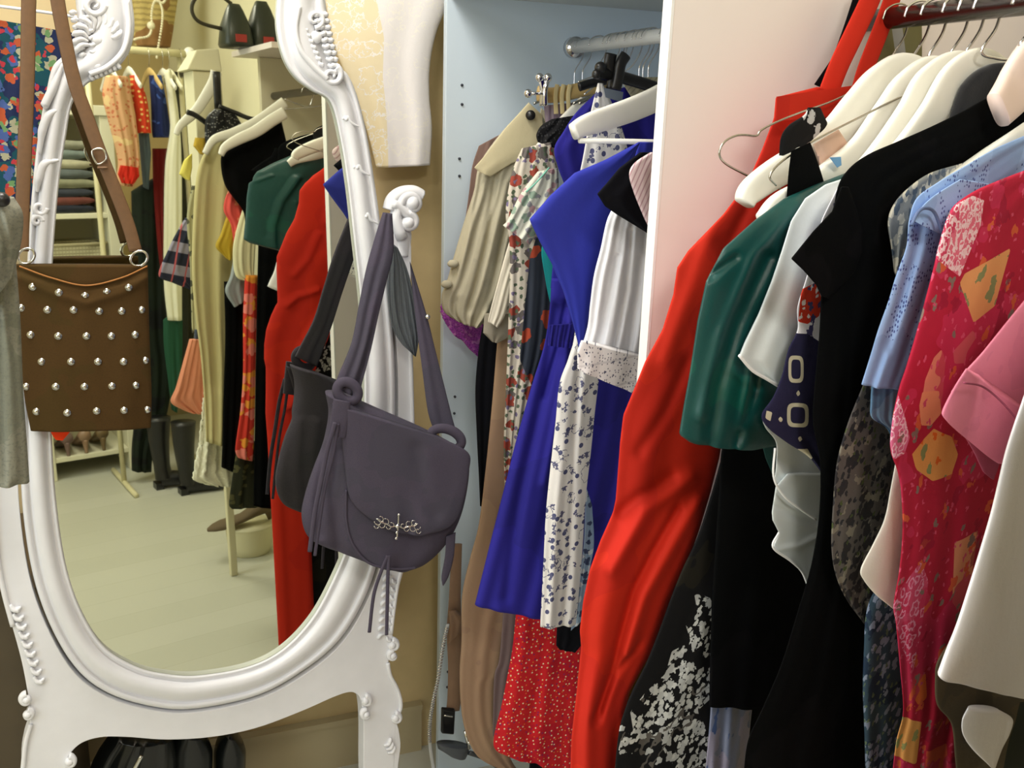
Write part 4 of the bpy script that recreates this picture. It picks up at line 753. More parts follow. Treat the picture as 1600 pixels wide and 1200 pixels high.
garment('sleeve', [(1500,280),(1460,305),(1436,328),(1428,345)], [(1560,290),(1520,330),(1485,355),(1470,365)], .732, lb, parent=lbb, th=.016, folds=(1, .002), seed=73)
V, Fc = sweep([at(x, y, .720) for x, y in [(1424,352),(1434,332),(1446,325),(1460,332),(1472,362)]], .0015, .0015, n=24); mesh('cuff_piping', V, Fc, plain('slate_piping', (90, 108, 150), .7), lbb)
garment('lower_tier', [(1362,596),(1360,630),(1362,652),(1385,668),(1400,700)], [(1430,600),(1430,640),(1430,670),(1430,700),(1428,730)], .755, cloth('blue_chambray', (122, 158, 190), [dict(kind='noise', s=18, a=.55, col=(96, 132, 166))]), parent=lbb, th=.014, folds=(4, .005), seed=74)
wt = cloth('ivory_linen', (236, 232, 222), rough=.9)
tu = garment('ivory_tunic', [(1405,690),(1392,760),(1382,810),(1364,850),(1345,888),(1349,905),(1368,928),(1394,948)], [(1440,690),(1440,780),(1440,840),(1440,880),(1438,910),(1435,930),(1430,945),(1422,958)], .735, wt, 'ivory sleeve with curved hem left of the red floral dress', 'top', th=.018, folds=(1, .002), seed=75)
# red patchwork floral dress
pz = [dict(poly=[(1495,318),(1520,305),(1538,312),(1532,352),(1500,430),(1462,402),(1466,372),(1480,340)], col=(226, 110, 134)),
      dict(poly=[(1580,385),(1555,475),(1522,500),(1500,440),(1508,425)], col=(228, 160, 104)),
      dict(poly=[(1472,542),(1478,560),(1474,610),(1470,640),(1448,650),(1440,630),(1446,590),(1460,555)], col=(226, 140, 116)),
      dict(poly=[(1442,608),(1468,606),(1472,640),(1455,660),(1440,660),(1437,630)], col=(232, 150, 112)),
      dict(poly=[(1460,664),(1488,676),(1498,705),(1488,735),(1458,745),(1432,728),(1426,705),(1445,680)], col=(234, 166, 92)),
      dict(poly=[(1404,615),(1415,650),(1422,680),(1414,705),(1396,716),(1390,690),(1395,650)], col=(222, 110, 150)),
      dict(poly=[(1493,840),(1530,820),(1520,890),(1500,945),(1490,930)], col=(222, 150, 110)),
      dict(poly=[(1409,1118),(1442,1117),(1434,1182),(1394,1178)], col=(232, 166, 96)),
      dict(poly=[(1395,945),(1420,900),(1440,870),(1452,900),(1440,980),(1428,1040),(1410,1010)], col=(206, 76, 110)),
      dict(poly=[(1398,1190),(1404,1180),(1430,1184),(1426,1230),(1392,1230)], col=(200, 40, 90)),
      dict(poly=[(1490,545),(1520,512),(1528,520),(1512,545),(1508,562),(1492,564)], col=(230, 170, 140)),
      dict(poly=[(1430,1045),(1448,1042),(1450,1080),(1436,1092),(1424,1075)], col=(228, 110, 56)),
      dict(poly=[(1450,1160),(1480,1155),(1484,1210),(1446,1215)], col=(222, 96, 70))]
rf = cloth('red_patchwork_floral', (182, 34, 62), [dict(kind='noise', s=9, a=.55, col=(200, 50, 88), op=.8, notzone=[1, 3, 4, 7]), dict(kind='blob', s=44, b=.22, jit=1.3, gate=.72, notzone=[0, 1, 3, 4, 7], col=(136, 112, 104)), dict(kind='blob', s=38, b=.24, jit=1.3, gate=.74, notzone=[0, 1, 3, 4, 7], col=(214, 96, 62)), dict(kind='blob', s=80, b=.18, jit=1.2, gate=.6, notzone=[1, 4, 7], col=(214, 84, 116)), dict(kind='noise', s=24, a=.62, notzone=[1, 3, 4, 7], col=(150, 26, 56), op=.7),
        dict(kind='ring', s=95, a=.25, b=.42, jit=1.0, zone=0, col=(244, 206, 214)), dict(kind='noise', s=160, a=.55, zone=0, col=(244, 214, 220), op=.8), dict(kind='ring', s=95, a=.25, b=.42, jit=1.0, zone=5, col=(244, 196, 214)), dict(kind='ring', s=75, a=.25, b=.40, jit=1.0, zone=8, col=(226, 150, 180)),
        dict(kind='blob', s=44, b=.3, jit=1.3, gate=.5, zone=1, col=(136, 142, 96)), dict(kind='blob', s=40, b=.26, jit=1.3, gate=.5, zone=4, col=(140, 150, 96)), dict(kind='blob', s=50, b=.22, jit=1.2, gate=.6, zone=4, col=(230, 110, 40)), dict(kind='blob', s=50, b=.26, jit=1.3, gate=.5, zone=7, col=(150, 150, 96)), dict(kind='blob', s=70, b=.25, jit=1, gate=.6, zone=3, col=(206, 80, 110))], zones=pz, rough=.8)
rd = thing('patchwork_floral_dress', at(1440, 1230, .71), 'crimson and pink dress with orange patches and paisley print', 'dress')
garment('body', [(1612,262),(1560,282),(1520,300),(1490,322),(1478,345),(1466,385),(1458,420),(1445,470),(1430,525),(1415,575),(1405,605),(1395,650),(1391,700),(1402,735),(1408,770),(1410,830),(1405,890),(1396,945),(1400,975),(1406,1040),(1411,1110),(1400,1160),(1392,1230)],
        [(1680,280),(1680,340),(1680,420),(1670,500),(1660,560),(1650,620),(1640,680),(1620,740),(1600,800),(1585,860),(1565,930),(1545,990),(1525,1050),(1510,1110),(1500,1160),(1496,1230)], .712, rf, parent=rd, th=.04, folds=(3, .006), tail=0.45, seed=76, zones=pz, nu=110, nv=220)
m_pink = cloth('pink_denim', (226, 132, 156), [dict(kind='noise', s=10, a=.55, col=(216, 124, 150), op=.6)], rough=.9, bump=.3)
pj = thing('pink_jacket', at(1520, 660, .655), 'dusty pink denim jacket with turned up cuff', 'jacket')
garment('sleeve', [(1620,445),(1575,500),(1535,550),(1508,580),(1486,612)], [(1680,470),(1660,540),(1635,600),(1612,640),(1590,690)], .655, m_pink, parent=pj, th=.028, folds=(1, .003), seed=77)
garment('cuff', [(1509,576),(1490,606),(1472,642),(1476,652)], [(1602,640),(1590,680),(1575,722),(1562,724)], .640, m_pink, parent=pj, th=.026, folds=(1, .002), seed=78, creases=[([(1530,590),(1520,650)], 5, -.004)])
g = garment('cuff_lining', [(1476,650),(1495,665),(1518,700),(1535,735)], [(1530,662),(1556,690),(1562,720),(1553,749)], .660, cloth('dark_pink_lining', (176, 88, 112)), parent=pj, th=.010, folds=(1, .001), seed=79)
V, Fc = sweep([at(x, y, .624) for x, y in [(1506,598),(1535,604),(1565,628),(1594,662)]], .0009, .0009, n=24); mesh('cuff_seam', V, Fc, cloth('seam_thread', (160, 80, 104)), pj)
brn = cloth('olive_brown_wool', (84, 74, 56), [dict(kind='noise', s=8, a=.55, col=(76, 68, 54))])
garment('brown_skirt', [(1500,980),(1466,1030),(1461,1060),(1464,1100),(1486,1130),(1492,1180),(1496,1230)], [(1690,980),(1690,1050),(1690,1120),(1690,1230)], .662, brn, 'olive brown skirt at the lower right behind the white top', 'skirt', th=.03, folds=(2, .004), tail=0.6, seed=80)
m_wt = cloth('white_cotton_twill', (240, 238, 240), rough=.9, bump=.2)
garment('cotton_blouse', [(1660,500),(1618,570),(1592,640),(1572,700),(1560,750),(1548,800),(1532,855),(1512,920),(1494,975),(1478,1015),(1465,1050)], [(1740,500),(1740,600),(1740,700),(1735,800),(1730,900),(1725,960),(1720,1010),(1715,1050),(1700,1080),(1640,1095),(1606,1084)], .60, m_wt, 'large white cotton top filling the lower right edge', 'top', th=.04, folds=(1.5, .005), seed=81, nu=60, nv=110)
garment('white_shirt', [(1512,1105),(1503,1125),(1505,1148),(1522,1172),(1550,1196)], [(1560,1110),(1582,1124),(1578,1146),(1566,1170),(1556,1198)], .64, m_wt, 'small white shirt tail below the large white top', 'top', th=.02, folds=(1, .002), seed=82)
garment('dark_green_skirt', [(1590,1095),(1572,1150),(1560,1230)], [(1700,1095),(1700,1150),(1700,1230)], .655, cloth('dark_green_wool', (38, 40, 30)), 'dark green cloth at the bottom right corner', 'skirt', th=.02, folds=(2, .003), tail=0.6, seed=83)

at = at_flat

# ------------------------------------------------------------------ things around the mirror
t = wd2 = None
nf = cloth('navy_meadow_print', (28, 38, 70), [dict(kind='noise', s=13.95, a=.5, col=(22, 66, 76)), dict(kind='blob', s=47.43, b=.30, jit=1, gate=.45, col=(150, 148, 122)), dict(kind='blob', s=41.85, b=.32, jit=1, gate=.55, col=(64, 84, 134)), dict(kind='blob', s=44.64, b=.3, jit=1, gate=.62, col=(160, 76, 46)), dict(kind='blob', s=47.43, b=.26, jit=1, gate=.6, col=(96, 130, 84)), dict(kind='blob', s=61.38, b=.25, jit=1, gate=.7, col=(160, 50, 60))])
garment('meadow_print_dress', [(-60,22),(-60,100),(-60,200),(-60,330)], [(160,60),(150,110),(100,200),(90,330)], 1.86, nf, 'navy and green dress with dense meadow flower print behind the mirror', 'dress', th=.04, folds=(4, .006), seed=90)
t = thing('wire_hanger', at(40, 15, 1.83), 'thin pale hanger rod above the meadow print dress', 'hanger')
V, Fc = sweep([at(-60, 4, 1.83), at(0, 10, 1.83), at(90, 22, 1.83), at(150, 32, 1.83)], .0025, .0025, n=20); mesh('rod', V, Fc, m_white, t)
V, Fc = sweep([at(40, 15, 1.83), at(44, -30, 1.83), at(70, -60, 1.86), at(60, -100, 1.93), np.array([*at(60, -100, 1.93)[:1], 2.03, at(60, -100, 1.93)[2]])], .002, .002, n=30, ref=(1, 0, 0)); mesh('hook', V, Fc, m_wire, t)
gc = cloth('grey_marl_knit', (138, 138, 124), [dict(kind='noise', s=8, a=.55, col=(124, 126, 112)), dict(kind='noise', s=300, a=.56, col=(112, 114, 104), op=.5)], rough=1, bump=.6)
cg = thing('grey_cardigan', at(-20, 755, 1.22), 'grey green knitted cardigan at the left edge of the picture', 'cardigan')
garment('body', [(-160,330),(-160,450),(-160,600),(-160,760)], [(20,355),(26,420),(32,500),(36,600),(42,690),(46,752)], 1.22, gc, parent=cg, th=.06, folds=(4, .010), seed=91, creases=[([(0,420),(15,560),(25,740)], 7, .010), ([(-20,400),(-5,560),(0,740)], 7, -.012)])
garment('sleeve', [(-120,318),(-100,360),(-60,430),(-30,480)], [(22,308),(36,335),(33,380),(20,430)], 1.18, gc, parent=cg, th=.07, folds=(2, .008), seed=92, creases=[([(-5,330),(12,380),(8,430)], 6, -.010)])
V, Fc = ball(at(3, 312, 1.14), .008, 10, 7); mesh('button', V, Fc, m_hblack, cg)
db = thing('storage_trunk', at(-40, 1300, 1.85), 'dark brown storage trunk standing behind the left foot of the mirror', 'trunk')
a = at(-200, 900, 1.85); b_ = at(96, 900, 1.85)
V, Fc = box(a[0], b_[0], 1.72, 2.0, 0.0, a[2]); o = mesh('body', V, Fc, plain('dark_brown_stain', (78, 68, 50), .7, var=.15, bscale=8), db, smooth=False); bevel(o, .006)
V, Fc = box(a[0]-.01, b_[0]+.01, 1.71, 2.01, a[2]+.001, a[2]+.03); o = mesh('lid', V, Fc, plain('dark_brown_lid', (90, 76, 56), .6), db, smooth=False); bevel(o, .006)
garment('orange_purse', [(66,600),(70,650),(80,676),(87,687)], [(122,600),(120,650),(110,673),(98,688)], 1.5745, cloth('orange_nylon', (226, 62, 20)), 'bright orange purse tip showing below the studded brown bag', 'purse', th=.002, folds=(0, 0), seed=89)
# lace slip on the wall
lz = [dict(poly=[(588,0),(600,60),(598,120),(604,180),(606,230),(608,300),(400,300),(400,0)], col=(246, 234, 200))]
lace = cloth('ivory_satin_and_lace', (246, 244, 246), [dict(kind='ring', s=24, a=.28, b=.34, jit=1.2, js=2.0, patch=(5, .42), col=(252, 250, 246)), dict(kind='ring', s=38, a=.20, b=.27, jit=1.2, js=2.4, patch=(7, .5), col=(250, 248, 244))], zones=lz, rough=.6, bump=.25)
garment('lace_slip', [(500,-60),(508,0),(525,80),(555,150),(575,210),(588,262)], [(720,-60),(702,0),(682,50),(672,100),(671,150),(675,200),(672,258)], 1.975, lace, 'ivory lace and satin slip pinned on the beige wall beside the wardrobe', 'slip', th=.05, folds=(2, .004), seed=93, zones=lz, nu=70)
# belts hanging on the wardrobe edge
m_tanl = plain('tan_leather', (140, 112, 90), .6, var=.1, bscale=30)
t = thing('leather_belt', at(715, 1010, 1.80), 'tan leather belt with large black buckle hanging at the wardrobe front', 'belt')
garment('strap', [(706,850),(701,940),(698,985),(700,1040),(699,1090),(697,1110)], [(722,850),(720,940),(724,1000),(728,1040),(724,1070),(718,1110)], 1.80, m_tanl, parent=t, th=.008, folds=(1, .001), seed=94)
garment('strap', [(700,955),(703,975),(700,1005)], [(712,953),(724,965),(722,985)], 1.785, m_tanl, parent=t, th=.012, folds=(1, .002), seed=95)
P = [at(x, y, 1.785) for x, y in [(691,1108),(712,1110),(710,1149),(690,1147)]]
V, Fc = plate([P[0], P[3], P[2], P[1]][::-1], (0, -1, 0), .012); o = mesh('buckle', V, Fc, m_hblack, t, smooth=False); bevel(o, .004, 3)
V, Fc = sweep([at(694, 1118, 1.778), at(707, 1120, 1.778)], .002, .001, n=6); mesh('buckle_bar', V, Fc, m_silver, t)
t = thing('zip_belt', at(680, 1200, 1.76), 'pale belt edged with a chrome zip, curving down beside the tan belt', 'belt')
V, Fc = sweep([at(x, y, 1.76) for x, y in [(700,975),(692,1010),(685,1060),(677,1095),(672,1130),(672,1165),(678,1205),(684,1240)]], .004, .002, n=80); mesh('strap', V, Fc, plain('pale_grey_leather', (190, 194, 196), .5), t)
Q = spline([at(x, y, 1.755) for x, y in [(698,982),(691,1018),(684,1060),(676,1098),(671,1132),(671,1160)]], 46)
V, Fc = join([sweep([q+np.array([-.005, 0, 0]), q+np.array([.005, 0, .001])], .0011, .001, seg=6) for q in Q]); mesh('zip_teeth', V, Fc, m_silver, t)
t = thing('strappy_bag', at(710, 1175, 1.74), 'small dark grey bag with silver fitting at the foot of the wardrobe edge', 'bag')
garment('body', [(682,1160),(684,1168),(700,1176)], [(733,1166),(733,1174),(728,1184)], 1.74, plain('dark_grey_leather', (70, 76, 82), .45), parent=t, th=.04, folds=(1, .001), seed=96)
strap('strap', [(733,1176),(755,1184),(775,1196),(800,1215)], .006, .003, plain('black_leather', (50, 54, 58), .5), t, 1.73, 20)
V, Fc = join([ball(at(731, 1148, 1.73), .006, 10, 7), ball(at(733, 1160, 1.73), .006, 10, 7), sweep([at(727, 1142, 1.73), at(733, 1170, 1.73)], .004, .003)]); mesh('fitting', V, Fc, m_silver, t)
# shoes on the floor behind the mirror
m_bsh = plain('black_patent_leather', (16, 20, 20), .25)
def pump(cx, Y, z, s, rot, mat, name, label, heel=.08, parent=None, group=None):
    t = thing(name, (cx, Y, z), label, 'shoe', group); ca, sa = math.cos(rot), math.sin(rot)
    def W(x, y, zz): return np.array([cx+(x*ca-y*sa)*s, Y+(x*sa+y*ca)*s, z+zz*s])
    secs = [(-.12, .028, heel+.004, .055), (-.10, .032, heel, .065), (-.05, .032, heel*.8, .05), (0, .034, heel*.45, .032), (.04, .040, .008, .030), (.08, .040, .0, .034), (.11, .030, .0, .026), (.135, .008, .002, .014)]
    V = []; n = 14
    for (x, hw, zb, hh) in secs:
        for k in range(n):
            a = 2*math.pi*k/n; V.append(W(x, hw*math.cos(a), zb+hh*0.5+hh*0.5*math.sin(a)))
    Fc = []
    for i in range(len(secs)-1):
        for k in range(n): Fc.append([i*n+k, i*n+(k+1) % n, (i+1)*n+(k+1) % n, (i+1)*n+k])
    Fc += [list(range(n)), list(range((len(secs)-1)*n, len(secs)*n))]
    mesh('upper', V, Fc, mat, t)
    V, Fc = sweep([W(-.105, 0, heel+.01), W(-.108, 0, heel*.5), W(-.11, 0, 0.001)], [.018*s, .010*s, .008*s], [.018*s, .010*s, .008*s], ref=(ca, sa, 0), n=10); mesh('heel', V, Fc, mat, t)
    return t
GS = 'black shoes under the mirror'
zb = at(300, 1190, 1.85)
t = thing('black_handbag', at(240, 1250, 1.80), 'shiny black bag lying under the mirror between its feet', 'bag')
garment('body', [(170,1150),(150,1180),(138,1215),(134,1300)], [(272,1150),(276,1180),(276,1215),(276,1300)], 1.82, m_bsh, parent=t, th=.10, folds=(4, .008), seed=97)
V, Fc = sweep([at(208, 1205, 1.74), at(221, 1181, 1.74)], .004, .003, n=6); mesh('zip_pull', V, Fc, m_silver, t)
for i, (x0, x1) in enumerate(((262, 332), (334, 384))):
    o = garment('black_boot', [(x0+14,1140),(x0+2,1165),(x0,1200),(x0+4,1300)], [(x1-12,1146),(x1-2,1165),(x1,1190),(x1-6,1300)], 1.84+.03*i, m_bsh, ['black boot beside the shiny bag under the mirror', 'black boot furthest right under the mirror, with rounded top'][i], 'boot', group=GS, th=.08, folds=(1, .003), seed=98+i)
def grounded(o): pass

# ------------------------------------------------------------------ the room behind the camera, seen in the looking glass
def mg(name, L, R, Y, mat, label, cat='dress', parent=None, **kw):
    kw.setdefault('nu', 30); kw.setdefault('nv', 60); kw.setdefault('th', .02)
    return garment(name, L, R, Y, mat, label, cat, parent, proj=behind_y, **kw)
def mb(x, y, Y): return behind(x, y, Y=Y)
# rest of the near bay rail
beige = cloth('sand_wool', (198, 188, 140))
mg('sand_coat', [(350,205),(325,230),(308,270),(302,340),(300,420),(305,490),(314,560),(320,640),(322,690)], [(400,200),(395,300),(385,400),(378,520),(375,600),(368,690),(366,700)], .26, beige, 'sand coloured coat with grey lining near the rail end, seen only in the mirror', 'coat', th=.035, folds=(4, .008), seed=101,
   creases=[([(330,250),(325,400),(335,600)], 8, -.010)])
mg('black_gathered_top', [(365,215),(352,235),(345,250),(352,290),(380,330),(382,360)], [(440,190),(450,240),(450,300),(450,350)], .37, m_black, 'black top draped from a cream hanger, seen in the mirror left of the green top', 'top', folds=(3, .004), seed=102)
mg('coral_ruffle_top', [(362,288),(352,310),(350,330),(360,350),(366,385)], [(385,290),(388,330),(390,370),(388,395)], .34, cloth('coral_floral', (226, 90, 84), [dict(kind='blob', s=40, b=.3, jit=1, gate=.5, col=(240, 150, 120))]), 'coral ruffled top peeking between coats in the mirror', 'top', folds=(3, .006), seed=103)
mg('gold_scarf', [(355,335),(345,365),(337,385),(352,402)], [(372,345),(368,375),(366,395),(360,408)], .33, cloth('old_gold_satin', (190, 160, 50), rough=.5), 'old gold scarf corner below the coral ruffle in the mirror', 'scarf', folds=(2, .003), seed=104)
mg('silver_blouse', [(366,395),(360,430),(352,455),(366,480)], [(385,395),(384,430),(380,470)], .335, cloth('silver_grey_satin', (150, 158, 164), rough=.4), 'silver grey blouse hem in the mirror below the gold scarf', 'top', folds=(2, .003), seed=105)
mg('cream_cardigan', [(385,310),(372,350),(364,390),(368,430),(385,440)], [(400,310),(400,360),(398,400),(396,436)], .36, cloth('cream_knit', (226, 222, 184)), 'cream cardigan strip left of the green top in the mirror', 'cardigan', folds=(3, .004), seed=106)
mg('flame_print_skirt', [(383,430),(380,500),(380,580),(376,640),(368,700),(372,715)], [(402,430),(400,520),(398,620),(396,700),(394,720)], .37, cloth('flame_print', (206, 60, 50), [dict(kind='blob', s=24, b=.4, jit=1, gate=.35, col=(230, 150, 60)), dict(kind='blob', s=20, b=.35, jit=1, gate=.5, col=(232, 130, 120))]), 'red and orange flame printed skirt beside the black trousers in the mirror', 'skirt', folds=(2, .004), seed=107)
mg('black_trousers', [(350,440),(352,520),(350,600),(348,680),(346,730)], [(384,440),(382,560),(376,680),(370,740)], .30, m_black, 'black trousers hanging beside the sand coat in the mirror', 'trousers', folds=(2, .004), seed=108)
mg('black_long_dress', [(404,370),(402,450),(400,560),(398,680),(396,790)], [(470,370),(470,560),(466,680),(462,800)], .39, m_black, 'long black dress left of the orange red jumpsuit in the mirror', 'dress', folds=(3, .005), seed=131)
mg('dark_print_skirt', [(372,690),(364,740),(358,785),(362,795)], [(420,690),(420,740),(418,790)], .345, cloth('dark_moss_print', (44, 46, 34), [dict(kind='blob', s=40, b=.3, jit=1, gate=.5, col=(86, 84, 56))]), 'dark moss printed skirt low beside the white lace dress in the mirror', 'skirt', folds=(3, .005), seed=132)
mg('olive_trousers', [(322,480),(330,560),(332,640),(334,680)], [(362,480),(360,560),(350,640),(346,682)], .22, cloth('dark_olive', (96, 84, 52)), 'dark olive trousers under the sand coat in the mirror', 'trousers', folds=(2, .004), seed=109)
mg('white_lace_dress', [(325,560),(318,620),(312,680),(304,730),(302,750),(330,758)], [(352,560),(352,640),(360,700),(364,740),(362,760)], .21, cloth('white_lace', (232, 230, 210), [dict(kind='ring', s=50, a=.3, b=.36, jit=1, col=(250, 250, 236))]), 'long white lace dress with scalloped hem in the mirror', 'dress', folds=(4, .008), seed=110, rough_edge=3)
mg('peach_skirt', [(296,530),(285,570),(275,605),(267,628),(285,640),(300,646)], [(325,530),(325,580),(324,620),(322,646)], .18, cloth('peach_chiffon', (226, 150, 120)), 'pleated peach skirt in the mirror above the floor', 'skirt', folds=(5, .006), seed=111)
mg('denim_pocket_shorts', [(304,515),(302,545)], [(326,512),(325,545)], .17, cloth('slate_denim', (70, 80, 96)), 'slate denim hem above the peach skirt in the mirror', 'shorts', folds=(2, .003), seed=112)
mg('plaid_shirt', [(290,340),(275,365),(262,392),(248,430),(270,442),(296,452)], [(312,340),(310,370),(310,400),(308,430),(306,452)], .14, cloth('navy_plaid', (44, 48, 66), [dict(kind='stripe', s=14, b=.45, axis=1, rot=.25, col=(150, 146, 168)), dict(kind='stripe', s=26, b=.12, axis=0, col=(180, 90, 96), rot=.25)]), 'navy plaid sleeve flaring out of the rack in the mirror', 'top', folds=(3, .005), seed=113)
mg('printed_blouse', [(300,290),(292,340),(296,400),(298,450),(300,520)], [(318,290),(316,400),(316,520)], .16, cloth('grey_cream_print', (170, 166, 130), [dict(kind='blob', s=30, b=.35, jit=1, gate=.4, col=(84, 84, 70))]), 'grey and cream printed blouse left of the sand coat in the mirror', 'top', folds=(2, .004), seed=114)
mg('yellow_top', [(287,252),(280,272),(290,280)], [(300,240),(300,262),(296,282)], .12, cloth('lemon_cotton', (226, 214, 110)), 'small lemon yellow corner of a top in the mirror', 'top', folds=(1, .002), seed=115)
mg('mustard_hat', [(305,215),(302,228),(312,240)], [(322,216),(320,232),(318,242)], .2, cloth('mustard_felt', (190, 160, 60)), 'mustard cloth bundle beside the black sequin top in the mirror', 'hat', folds=(1, .002), seed=116)
mg('sequin_top', [(335,170),(322,185),(320,215),(325,238)], [(368,180),(380,200),(390,225),(375,245)], .24, cloth('black_sequins', (22, 22, 24), [dict(kind='dot', s=160, b=.3, gate=.6, col=(120, 120, 120))], rough=.4), 'black sequin top bunched on the hanger in the mirror', 'top', folds=(3, .008), seed=117, th=.05)
def mhanger(path, Y, label, mat=m_hang, hw=(.009, .015, .018, .018), hk=True, group=None):
    P = [mb(x, y, Y) for x, y in path]; t = thing('clothes_hanger', P[-1], label, 'hanger', group)
    V, Fc = sweep(P, list(hw), .006, ref=(0, 1, 0), n=50, seg=14); mesh('shoulder_bar', V, Fc, mat, t)
    if hk: V, Fc = hook(P[-1]+np.array([0, 0, .01]), Y, RZ2); mesh('hook', V, Fc, m_chrome, t)
    return t
mhanger([(275,210),(283,195),(305,175),(322,150),(334,128),(338,112)], .08, 'white hanger swinging out of the rack end in the mirror', hk=False)
mhanger([(345,242),(352,230),(372,218),(400,205),(425,188),(445,176)], .40, 'cream hanger holding the black gathered top in the mirror')
mhanger([(320,240),(335,218),(365,208),(400,192),(425,175),(445,160)], .29, 'cream hanger holding the sand coat in the mirror')
t = thing('clip_hanger', mb(352, 170, .25), 'black plastic clip hanger above the sequin top in the mirror', 'hanger')
V, Fc = join([sweep([mb(338, 112, .2), mb(341, 170, .2)], .012, .008, n=6), sweep([mb(342, 166, .25), mb(365, 175, .25), mb(395, 186, .25), mb(412, 178, .25)], .007, .005, n=20), sweep([mb(292, 175, .2), mb(305, 180, .2), mb(325, 194, .2)], .008, .004, n=10)])
mesh('bar', V, Fc, m_hblack, t)
# shelf unit far behind
m_sh = plain('ivory_shelf_paint', (226, 222, 196), .6)
Ysh = -1.52
s0 = behind(97, 735, Y=Ysh); s1 = behind(200, 735, Y=Ysh)
x0, x1 = .25, .665
zt = behind(190, 182, Y=Ysh)[2]; zm = behind(120, 338, Y=Ysh)[2]; z2 = behind(120, 418, Y=Ysh)[2]
su = thing('shelf_unit', (.4, Ysh-.18, 0), 'ivory open shelf unit by the rear wall holding folded clothes and a basket', 'shelf')
D = .36
def sb(name, *a):
    V, Fc = box(*a); o = mesh(name, V, Fc, m_sh, su, smooth=False); bevel(o, .003); return o
sb('side_panel', x0, x0+.03, Ysh-D, Ysh, 0, zt); sb('side_panel', x1-.055, x1, Ysh-D, Ysh, 0, zt); sb('top_board', x0-.01, x1+.01, Ysh-D, Ysh+.01, zt, zt+.045)
for z in (zm, z2, .62, .10): sb('shelf_board', x0+.03, x1-.055, Ysh-D, Ysh-.005, z-.012, z+.012)
sb('back_board', x0, x1, Ysh-D-.012, Ysh-D, 0, zt)
knits = [((150, 150, 132), 'sand grey'), ((120, 132, 128), 'grey green'), ((176, 172, 146), 'pale cream'), ((96, 104, 104), 'slate'), ((138, 138, 112), 'olive grey'), ((52, 56, 66), 'charcoal'), ((110, 60, 52), 'rust'), ((34, 38, 50), 'dark navy')]
z = zm+.013
rr = random.Random(4)
for i, (c, nm) in enumerate(knits[::-1]):
    h = .042 if i > 2 else .036; V = []; Fc = []; n = 26
    cx = (x0+x1)/2-.02+rr.uniform(-.01, .01); hwid = .14+rr.uniform(-.012, .008)
    secs = np.linspace(-.14, .14, 9)
    for s_ in secs:
        for k in range(n):
            a = 2*math.pi*k/n; sx = abs(math.cos(a))**.6*np.sign(math.cos(a)); sz = abs(math.sin(a))**.7*np.sign(math.sin(a))
            V.append((cx+hwid*sx, Ysh-.17+s_, z+h/2+h/2*sz*(1-.12*abs(sx))+.0015*math.sin(9*sx+i)))
    for a_ in range(8):
        for k in range(n): Fc.append([a_*n+k, a_*n+(k+1) % n, (a_+1)*n+(k+1) % n, (a_+1)*n+k])
    Fc += [list(range(n)), list(range(8*n, 9*n))]
    o = mesh('folded_jumper', V, Fc, plain('knit_'+nm.replace(' ', '_'), c, .95, bump=.5, bscale=40, var=.15)); tag(o, nm+' folded jumper in the shelf pile seen in the mirror', 'jumper', 'folded jumpers on the shelf')
    z += h+.001
# basket with red card
bk_ = thing('wicker_basket', (.43, Ysh-.12, z2+.013), 'pale woven basket on the lower shelf seen in the mirror', 'basket')
bw, bh = .15, behind(120, 378, Y=Ysh)[2]-z2-.013
V, Fc = join([box(.43-bw, .43+bw, Ysh-.26, Ysh-.24, z2+.013, z2+bh), box(.43-bw, .43+bw, Ysh-.03, Ysh-.012, z2+.013, z2+bh), box(.43-bw, .43-bw+.012, Ysh-.24, Ysh-.03, z2+.013, z2+bh), box(.43+bw-.012, .43+bw, Ysh-.24, Ysh-.03, z2+.013, z2+bh), box(.43-bw, .43+bw, Ysh-.24, Ysh-.03, z2+.013, z2+.02)])
uvm = cloth('pale_wicker', (206, 200, 168), [dict(kind='stripe', s=60, b=.3, axis=1, col=(160, 152, 120)), dict(kind='stripe', s=70, b=.2, axis=0, col=(176, 168, 136))], bump=.5)
mesh('body', V, Fc, uvm, bk_, uv=V[:, [0, 2]], smooth=False)
V, Fc = sweep([(.43-bw, Ysh-.02, z2+bh), (.43+bw, Ysh-.02, z2+bh), (.43+bw, Ysh-.25, z2+bh), (.43-bw, Ysh-.25, z2+bh)], .008, .008, ref=(0, 0, 1), n=40, closed=True); mesh('rim', V, Fc, uvm, bk_)
V, Fc = box(.285, .335, Ysh-.010, Ysh-.006, z2+.013, z2+bh+.01); o = mesh('red_card', V, Fc, plain('red_card', (206, 52, 30), .7), smooth=False); tag(o, 'red card standing against the wicker basket in the mirror', 'card')
# shoes on the lowest shelf
for i, x in enumerate((.34, .42, .50)):
    pump(x, Ysh-.12, .113, .95, math.radians(-90), plain('shoe_%d' % i, [(120, 96, 90), (150, 120, 96), (110, 90, 60)][i], .4), 'court_shoe', ['mauve brown court shoe, left of the trio on the lowest shelf', 'light brown court shoe in the middle of the lowest shelf', 'olive brown court shoe, right of the trio on the lowest shelf'][i], .06)
